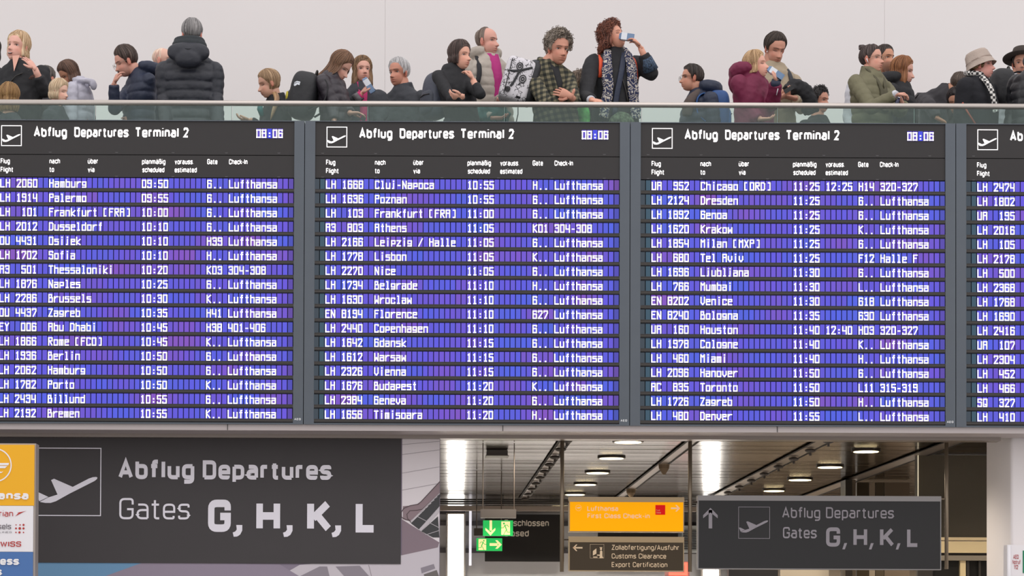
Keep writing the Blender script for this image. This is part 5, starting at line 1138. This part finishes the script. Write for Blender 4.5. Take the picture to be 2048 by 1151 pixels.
add(p, 'scarf', q, sm_, 'long blue and gold patterned scarf', rm=.0085, fold=.02)
q = MB(); q.tube(path([S+A*-.03+L_*.06+F_*.10, S+A*-.2+L_*.02+F_*.165, S+A*-.42-L_*.03+F_*.175, S+A*-.6-L_*.05+F_*.175], 12), [(.026, .008)]*12, 10, up=L_); add(p, 'scarf_end', q, navy, 'plain navy scarf end')
org = fabric('orange_strap', (226, 82, 44), .6)
for sd in (1, -1):
    q = MB(); q.tube(path([S+A*-.035-F_*.06+L_*.13*sd, S+A*-.045+L_*.145*sd+F_*.05, S+A*-.12+L_*.155*sd+F_*.125, S+A*-.26+L_*.165*sd+F_*.12], 10), [(.021, .009)]*10, 10, up=L_); add(p, 'backpack_strap', q, org, 'orange backpack strap')
q = MB(); q.tube(path([S+A*-.2+L_*-.0+F_*.158, S+A*-.36+L_*.06+F_*.17, S+A*-.5+L_*.08+F_*.17], 6), .007, 6); add(p, 'lanyard', q, MATS['shoe_dark'])
q = MB(); q.ell(S+A*-.70+F_*.17+L_*.02, (.13, .05, .14), Matrix((L_, F_, A)).transposed(), 20, 14); add(p, 'shoulder_bag', q, mat('cloth_bag_pattern', (84, 96, 76), .8, var=.8, vs=40), 'small patterned green bag')
carton(p, (1238, 72), (1268, 76), .030, 'carton at the lips of the curly red haired woman', -.13)
q = MB(); q.ell(ppt(p, 1166, 234, -.1), (.065, .05, .12), None, 20, 14); o = q.build('tote_bag', mat('cloth_green_bag', (98, 190, 96), .6, var=.6, vs=14), loc=tuple(ppt(p, 1160, 258, -.1)), smooth=True); tag(o, 'bright green patterned bag seen through the glass beside plaid man', 'bag'); q = MB(); q.tube([ppt(p, 1152, 216, -.1), ppt(p, 1148, 206, -.08), ppt(p, 1158, 204, -.08)], .006, 6); part('handle', q, MATS['cloth_green_bag'], o)
# man with glasses and blue backpack
p = person(dict(label='dark haired man with glasses in profile facing left, navy puffer jacket', head=(1382, 157, 22.75), s=1.0, yaw=-80, pitch=-2, skin=(206, 148, 124), hair=(50, 42, 40), hair2=(84, 72, 68), style='short', thick=.015, top=1.4, side=.9, nose=1.15, glasses='dark', neck=(1402, 200, .02), tyaw=-70, w=.215, cloth=navy, puffer=True, hood=(.055, .01), arm=1.2, dep=1.15))
q = MB(); q.tube(path([ppt(p, 1400, 182, -.05), ppt(p, 1386, 194, -.10), ppt(p, 1376, 212, -.12), ppt(p, 1374, 232, -.12)], 10), [.03, .035, .04, .045, .05, .055, .055, .055, .05, .04], 12); add(p, 'scarf', q, fabric('brown_scarf', (92, 80, 76), .9), 'brown scarf end', rm=.010)
# man behind blonde (tall)
p = person(dict(label='tall young man looking down at his phone in a beige sweater', head=(1550, 98, 22.5), s=1.17, yaw=22, pitch=26, skin=(204, 146, 124), hair=(56, 46, 42), hair2=(88, 74, 66), style='short', thick=.012, top=1.5, side=.5, strands=260, stubble=.2, eyes='closed', neck=(1546, 146, .05), tyaw=14, w=.225, jz=-.12, cloth=taupe, garment='sweater', arm=1.05,
    arms=[(-1, (1530, 215, -.1), (1562, 194, -.32), (12, -6, -.02), (0, .3, 1), (.7, .75, .8, .9)), (1, (1604, 218, -.05), (1590, 196, -.30), (-13, -2, -.02), (0, .2, 1), (.6, .6, .7, .7))]))
q = MB(); S, A, F_, L_ = p['S'], p['A'], p['Fq'], p['Lq']; q.tube(path([S+A*.0+L_*.09-F_*.03, S+A*-.02+L_*.10+F_*.07, S+A*-.12+L_*.125+F_*.135, S+A*-.3+L_*.14+F_*.14], 10), [(.020, .008)]*10, 10, up=L_); add(p, 'backpack_strap', q, charcoal, 'grey backpack strap')
q = MB(); q.tube(path([ppt(p, 1572, 180, -.30), ppt(p, 1592, 172, -.2), ppt(p, 1612, 190, -.16), ppt(p, 1624, 226, -.16)], 10), [.04, .06, .075, .085, .09, .09, .09, .085, .08, .07], 16); o = q.build('folded_coat', black, loc=tuple(ppt(p, 1610, 262, -.16)), smooth=True); remesh(o, .012, 2, .04); tag(o, 'black coat hanging over the forearm of the tall young man', 'coat'); q = MB(); q.tube([ppt(p, 1600, 192, -.25), ppt(p, 1603, 202, -.255), ppt(p, 1606, 215, -.26)], .008, 6); part('lapel', q, charcoal, o)
q = MB(); A0, B0 = ppt(p, 1569, 184, -.36), ppt(p, 1587, 173, -.36); ax = B0-A0; up = V(-ax.z, 0, ax.x).normalized()*.018; q.add([A0-up, B0-up, B0+up, A0+up]+[v+V(0, .009, .004) for v in (A0-up, B0-up, B0+up, A0+up)], [(0, 1, 2, 3), (7, 6, 5, 4), (0, 4, 5, 1), (1, 5, 6, 2), (2, 6, 7, 3), (3, 7, 4, 0)]); o = q.build('phone', mat('phone_black', (26, 26, 30), .2), loc=tuple(A0)); tag(o, 'black phone in the hands of the tall young man', 'phone')
p = person(dict(label='blonde woman in maroon hooded jacket drinking from a carton', head=(1513, 131, 21.8), s=1.02, yaw=66, pitch=-8, fem=True, eyes='closed', skin=(222, 166, 146), hair=(196, 152, 108), hair2=(232, 198, 156), style='long', len=.085, open=66, thick=.024, bulge=.018, taper=-.02, strands=280, neck=(1503, 166, .02), tyaw=48, w=.22, dep=1.15, cloth=maroon, hood=(.062, .01), arm=1.25, fold=.02, glabel='maroon hooded jacket', trousers=fabric('trouser_blue', (52, 60, 84)),
    arms=[(1, (1545, 208, -.10), (1552, 166, -.26), (-1, -15, -.02), (-1, .2, .1), (.75, .75, .8, .9)), (-1, (1500, 225, -.1), (1520, 238, -.2), (8, 0, 0), (0, 0, 1), .4)]))
q = MB(); q.tube([ppt(p, 1550, 172, -.24), ppt(p, 1553, 160, -.265)], [.045, .040], 14); add(p, 'cuff', q, navy)
q = MB(); q.tube([ppt(p, 1553, 190, -.265), ppt(p, 1556, 177, -.29)], .0035, 5); add(p, 'zip', q, CT[1])
carton(p, (1536, 136), (1566, 156), .026, 'foil coloured carton at the lips of the woman in maroon', -.27)
p = person(dict(label='young man with short dark curls standing low behind the coat', head=(1640, 202, 23.6), s=.98, yaw=50, pitch=4, skin=(196, 140, 118), hair=(36, 32, 34), hair2=(60, 54, 54), style='curly', curl=.7, thick=.018, top=1.5, side=.15, ncurl=120, tab=SHORT, cloth=black, w=.25))
# right group
p = person(dict(label='bearded man half hidden behind the woman with the bun', head=(1770, 118, 22.9), s=1.05, yaw=38, skin=SKt, hair=(58, 48, 44), stubble=.5, beard=(70, 56, 50), style='short', thick=.014, cloth=pale, neck=(1735, 172, .1)))
p = person(dict(label='woman with hair bun, glasses and earphone in olive quilted jacket', head=(1744, 119, 21.85), s=1.05, yaw=52, pitch=-2, fem=True, skin=(214, 158, 138), hair=(62, 50, 50), hair2=(104, 86, 82), style='bun', thick=.010, top=1.1, side=.9, bunball=(-.088, .0, .118), glasses='gold', strands=200, neck=(1740, 163, .03), tyaw=38, w=.215, dep=1.1, cloth=olive, puffer=True, arm=1.15, collar=(.06, .085), glabel='olive green quilted jacket', garment='quilted_jacket',
    arms=[(-1, (1742, 216, -.30), (1790, 190, -.40), (13, -2, 0), (.2, .1, -.9), (.8, .8, .9, 1)), (1, (1800, 222, -.05), (1806, 212, -.32), (-4, -14, 0), (-1, .2, 0), (.6, .6, .7, .7))]))
q = MB(); c, M, s = p['c'], p['M'], p['s']; q.ell(c+M @ V(-.004, -.084, -.012)*s, (.006, .005, .006), None, 10, 8); q.tube([c+M @ V(-.002, -.084, -.014)*s, c+M @ V(.006, -.083, -.042)*s], .0032, 6); add(p, 'earphone', q, CT[1], 'white wireless earphone')
q = MB(); q.tube([ppt(p, 1788, 188, -.40), ppt(p, 1792, 190, -.42)], [.036, .034], 14); add(p, 'cuff', q, pale)
q = MB(); S, A, F_, L_ = p['S'], p['A'], p['Fq'], p['Lq']
for sd in (1, -1): q.tube(path([S+A*.06-F_*.03+L_*.06*sd, S+A*.02+L_*.075*sd+F_*.06, S+A*-.12+L_*.03*sd+F_*.155, S+A*-.35+L_*.02*sd+F_*.185], 14), [(.024, .012)]*14, 10, up=L_)
add(p, 'lapel', q, fabric('olive_trim', (84, 80, 62), .8), 'darker olive shawl lapels', rm=.009)
q = MB(); a = ppt(p, 1798, 196, -.42); b_ = ppt(p, 1790, 214, -.42); q.tube([a, a.lerp(b_, .15), a.lerp(b_, .2), b_], [.011, .011, .017, .018], 14); o = q.build('drink_bottle', mat('bottle_navy', (38, 42, 70), .25), smooth=True, loc=tuple(b_)); tag(o, 'small dark bottle held by the woman with the bun', 'bottle'); q = MB(); q.tube([a+(a-b_)*.08, a], .0125, 14); part('cap', q, CT[1], o)
p = person(dict(label='woman with ginger hair in black puffer jacket behind the woman with the bun', head=(1806, 143, 22.35), s=1.03, yaw=72, pitch=10, fem=True, skin=(218, 166, 148), hair=(134, 82, 50), hair2=(192, 132, 86), style='long', len=.12, open=58, facelen=1.1, thick=.024, bulge=.012, taper=.0, strands=300, neck=(1795, 182, .02), tyaw=62, w=.20, dep=1.15, cloth=black, puffer=True, hood=(.055, .005), arm=1.2))
p = person(dict(label='man bending away in a dark grey coat beside the counter', head=(1921, 172, 23.2), s=1.02, yaw=128, pitch=20, skin=SKt, hair=(78, 64, 56), hair2=(108, 92, 82), style='short', thick=.012, neck=(1898, 190, .1), tyaw=150, w=.26, lean=(.10, 0), cloth=dgrey, garment='coat', arm=1.25, dep=1.2, arms=[(1, (1860, 212, -.25), (1874, 236, -.35), (10, 5, 0), (0, .3, -1), .5), (-1, (1935, 215, .1), (1930, 240, .1), (0, 8, 0), (1, 0, 0), .3)]))
p = person(dict(label='young dark haired woman looking down behind the rail at the right', head=(1913, 203, 22.55), s=1.0, yaw=-28, pitch=24, fem=True, eyes='closed', skin=(208, 152, 126), hair=(40, 34, 36), hair2=(66, 56, 56), style='long', len=.19, open=60, thick=.02, cloth=black, w=.18))
hatm = fabric('hat_felt', (176, 160, 150), .95, bump=.4, bs=90)
p = person(dict(label='woman in beige bucket hat and black coat with a chequered scarf', head=(1964, 131, 21.95), s=1.05, yaw=68, pitch=-4, fem=True, skin=(222, 160, 148), hair=(140, 110, 80), hair2=(184, 152, 112), style='long', len=.03, open=62, thick=.012, strands=120, neck=(1952, 172, .03), tyaw=52, w=.225, dep=1.2, cloth=fabric('wool_black', (30, 30, 36), .95), garment='coat', arm=1.35, fold=.01))
c, M, s = p['c'], p['M'], p['s']; q = MB(); HM = M @ Matrix.Rotation(math.radians(-16), 3, 'Y')
def hat(prof, n=40, oval=1.12, wob=0):
    vs = []; 
    for j, (r, z) in enumerate(prof):
        for i in range(n):
            a = 2*math.pi*i/n; rr = r*(1+wob*noise.noise(V(math.cos(a)*2, math.sin(a)*2, j*.5)))
            vs.append(c+HM @ V(rr*math.cos(a)*oval-.012, rr*math.sin(a), z)*s)
    return vs, [(j*n+i, j*n+(i+1) % n, (j+1)*n+(i+1) % n, (j+1)*n+i) for j in range(len(prof)-1) for i in range(n)]+[tuple(range(n))]
v_, f_ = hat([(.001, .138), (.05, .136), (.078, .128), (.092, .106), (.098, .050), (.099, .045), (.100, .041), (.118, -.010), (.121, -.012), (.118, -.014), (.098, .035), (.09, .035)], wob=.06); q.add(v_, f_); add(p, 'bucket_hat', q, hatm, 'beige felt bucket hat')
q = MB(); v_, f_ = hat([(.0995, .051), (.1015, .047), (.1015, .041)]); q.add(v_, f_[:-1]); add(p, 'hat_band', q, fabric('hat_band', (146, 128, 118), .9))
hm = bpy.data.materials.new('chequer_scarf'); hm.use_nodes = True; nt = hm.node_tree; ch = nt.nodes.new('ShaderNodeTexChecker'); ch.inputs['Scale'].default_value = 42; ch.inputs[1].default_value = (*lin((220, 216, 212)), 1); ch.inputs[2].default_value = (*lin((34, 32, 34)), 1); tc = nt.nodes.new('ShaderNodeTexCoord'); nt.links.new(tc.outputs['Object'], ch.inputs[0]); nt.links.new(ch.outputs[0], nt.nodes['Principled BSDF'].inputs['Base Color'])
q = MB(); q.tube(p['ring'](.035, .085, 0, 20, 340, n=20, zf=-.015), .026, 10); S = p['S']; q.tube(path([ppt(p, 1962, 152, -.12), ppt(p, 1977, 168, -.16), ppt(p, 1986, 190, -.19), ppt(p, 1992, 225, -.19)], 12), [(.028, .014)]*12, 10, up=V(1, 0, 0)); add(p, 'scarf', q, hm, 'black and white chequered scarf', rm=.009)
q = MB(); q.tube([ppt(p, 1925, 205, -.2), ppt(p, 1934, 222, -.21), ppt(p, 1952, 250, -.21)], .008, 6); add(p, 'bag_strap', q, fabric('orange_brown', (168, 84, 66), .7), 'orange brown bag strap')
p = person(dict(label='man in a dark brimmed hat looking over the puffer collar at the right edge', head=(2044, 128, 22.7), s=1.1, yaw=-12, pitch=2, skin=(204, 150, 128), hair=(50, 40, 36), style='short', thick=.008, stubble=.3, neck=(2030, 168, .05), tyaw=10, w=.21, cloth=pale, garment='shirt', arm=1.1))
c, M, s = p['c'], p['M'], p['s']; HM = M @ Matrix.Rotation(math.radians(-12), 3, 'Y'); q = MB(); v_, f_ = hat([(.001, .142), (.05, .146), (.072, .138), (.084, .10), (.092, .060), (.093, .056), (.150, .052), (.158, .056), (.158, .052), (.148, .046), (.09, .048)]); q.add(v_, f_); add(p, 'hat', q, fabric('hat_brown', (62, 54, 50), .9), 'dark brown brimmed hat')
q = MB(); q.tube(p['ring'](.03, .09, 0, 60, 300, n=16, zf=-.01), .035, 10); add(p, 'scarf', q, fabric('green_scarf', (70, 72, 62), .9), 'dark green scarf', rm=.010)
q = MB(); S = p['S']; q.tube([ppt(p, 2028, 150, -.16), ppt(p, 2020, 180, -.19), ppt(p, 2006, 212, -.18)], .007, 6); add(p, 'bag_strap', q, MATS['shoe_dark'])
p = person(dict(label='person in a black puffer jacket cut by the right edge', head=(2084, 112, 21.8), s=1.05, yaw=-60, skin=SK, hair=(60, 50, 46), neck=(2078, 150, .0), tyaw=-40, w=.24, dep=1.2, cloth=fabric('puffer_black', (38, 38, 42), .45), puffer=True, hood=(.06, .03), arm=1.2, collar=(.07, .09)))
# backpacks -------------------------------------------------
def backpack(C, yaw, w_, d_, h_, m, label, m2=None, tilt=0, group=None):
    Fm = frame(yaw, tilt); o_mb = MB(); o_mb.ell(C, (d_/2, w_/2, h_/2), Fm, 28, 20, .55); o = o_mb.build('backpack', m, smooth=True, loc=tuple(C-V(0, 0, h_/2))); tag(o, label, 'backpack', 'backpacks worn on the gallery')
    W = lambda x, y, z: C+Fm @ V(x, y, z)
    q = MB(); q.ell(W(d_*.30, 0, -h_*.17), (d_*.28, w_*.42, h_*.27), Fm, 22, 16, .6); pk_ = q.build('front_pocket', m2 or m, o, True)
    q = MB(); q.tube([W(d_*.57, -w_*.3, -h_*.05), W(d_*.60, 0, -h_*.03), W(d_*.57, w_*.3, -h_*.05)], .004, 6); q.build('zip', MATS['shoe_dark'], pk_)
    q = MB(); q.tube(path([W(-d_*.3, -.03, h_*.47), W(-d_*.3, -.02, h_*.58), W(-d_*.3, .02, h_*.58), W(-d_*.3, .03, h_*.47)], 8), .008, 8); q.build('grab_handle', MATS['shoe_dark'], o, True)
    for sd in (1, -1):
        q = MB(); q.tube(path([W(-d_*.45, sd*w_*.25, h_*.38), W(-d_*.45-.05, sd*w_*.3, h_*.44), W(-d_*.45-.12, sd*w_*.33, h_*.30), W(-d_*.45-.12, sd*w_*.36, -h_*.1), W(-d_*.42, sd*w_*.4, -h_*.35)], 14), [(.022, .007)]*14, 8, up=Fm.col[1]); q.build('shoulder_strap', m2 or m, o, True)
    return o, W
bpb = fabric('pack_black', (40, 40, 44), .6)
o, W = backpack(unproj(608, 192, 22.05), -100, .30, .24, .42, bpb, 'black backpack with a small white emblem on the bending woman', tilt=-12)
q = MB(); E0 = unproj(594, 164, 21.86)
pe_ = Pl(21.865, 594, 165)
for k in range(3): stroke(q, pe_, [(588+k*2.4, 170), (589.5+k*2.4, 164.5-k*.3), (594+k*1.6, 162.2+k*.9), (600, 163.4+k*.9)], .9, -.0)
flat(q, pe_, [(588, 171), (590, 167), (596, 165), (600, 166), (599, 170), (594, 168.5), (590, 172)], 0)
q.build('emblem', CT[1], o)['kind'] = 'stuff'
q = MB(); q.tube([unproj(612, 148, 21.95), unproj(617, 149, 21.95)], .006, 6); q.build('tab', CT[1], o)
q = MB(); q.ell(unproj(575, 193, 22.0), (.018, .05, .05), None, 12, 8); o2 = q.build('side_pouch', fabric('yellow', (196, 180, 60), .6), o, True)
backpack(unproj(872, 192, 22.0), -62, .28, .20, .42, fabric('pack_slate', (72, 76, 90), .6), 'slate grey backpack of the dark haired woman', fabric('pack_slate2', (60, 64, 76), .6), tilt=-6)
backpack(unproj(1436, 226, 22.7), 92, .28, .2, .40, fabric('pack_blue', (34, 74, 132), .55), 'blue backpack of the man with glasses facing left', fabric('pack_blue2', (46, 92, 156), .55))
backpack(unproj(2004, 176, 22.35), -80, .24, .20, .34, bpb, 'black backpack behind the woman with the bucket hat', MATS['cloth_wool_black'])
# printed white backpack
bw = bpy.data.materials.new('printed_white'); bw.use_nodes = True; nt = bw.node_tree; b = nt.nodes['Principled BSDF']; b.inputs['Roughness'].default_value = .5
tc = nt.nodes.new('ShaderNodeTexCoord'); vo = nt.nodes.new('ShaderNodeTexVoronoi'); vo.feature = 'DISTANCE_TO_EDGE'; vo.inputs['Scale'].default_value = 34; no = nt.nodes.new('ShaderNodeTexNoise'); no.inputs['Scale'].default_value = 22; no.inputs['Detail'].default_value = 3
nt.links.new(tc.outputs['Object'], vo.inputs[0]); nt.links.new(tc.outputs['Object'], no.inputs[0])
g1 = nt.nodes.new('ShaderNodeMath'); g1.operation = 'LESS_THAN'; g1.inputs[1].default_value = .06; nt.links.new(vo.outputs[0], g1.inputs[0]); g2 = nt.nodes.new('ShaderNodeMath'); g2.operation = 'GREATER_THAN'; g2.inputs[1].default_value = .50; nt.links.new(no.outputs['Fac'], g2.inputs[0]); g3 = nt.nodes.new('ShaderNodeMath'); g3.operation = 'MULTIPLY'; nt.links.new(g1.outputs[0], g3.inputs[0]); nt.links.new(g2.outputs[0], g3.inputs[1])
mx = nt.nodes.new('ShaderNodeMix'); mx.data_type = 'RGBA'; mx.inputs[6].default_value = (*lin((212, 208, 214)), 1); mx.inputs[7].default_value = (*lin((30, 28, 32)), 1); nt.links.new(g3.outputs[0], mx.inputs[0]); nt.links.new(mx.outputs[2], b.inputs['Base Color'])
C = unproj(1034, 163, 21.72); Mb = Matrix.Rotation(math.radians(16), 3, 'Y')
q = MB(); q.ell(C, (.13, .15, .19), Mb, 32, 22, .30); o = q.build('backpack', bw, smooth=True, loc=tuple(C-V(0, 0, .19))); tag(o, 'white backpack with black printed doodles on the plaid shirt man', 'backpack', 'backpacks worn on the gallery')
Wb = lambda x, y, z: C+Mb @ V(x, y, z)
q = MB(); q.ell(Wb(.115, .01, .01), (.06, .145, .19), Mb, 26, 20, .45); q.build('back_panel', bpb, o, True)
q = MB()
for pts in ([(-.09, -.152, .15), (-.085, -.156, .05), (-.08, -.156, -.16)], [(-.125, -.12, .04), (-.08, -.158, .035), (.0, -.158, .06), (.10, -.15, .12)], [(.0, -.158, .06), (-.02, -.158, -.04), (-.04, -.158, -.09)]): q.tube(path([Wb(*v) for v in pts], 8), [(.010, .004)]*8, 6)
q.build('strap', bpb, o)
q = MB()
for (x, z, r) in ((.045, .0, .028), (-.01, .10, .026), (-.055, -.12, .018)):
    for rr in (r, r*.45):
        q.tube([Wb(x+math.cos(t)*rr, -.156, z+math.sin(t)*rr*1.2) for t in np.linspace(0, 6.283, 16)], .0045, 5)
q.build('printed_circle', mat('print_black', (28, 26, 30), .5), o)['kind'] = 'stuff'
q = MB(); q.tube([unproj(1036, 200, 21.55), unproj(1036, 228, 21.5), unproj(1032, 246, 21.5)], [(.014, .005)]*3, 6); q.build('loose_strap', bpb, o)
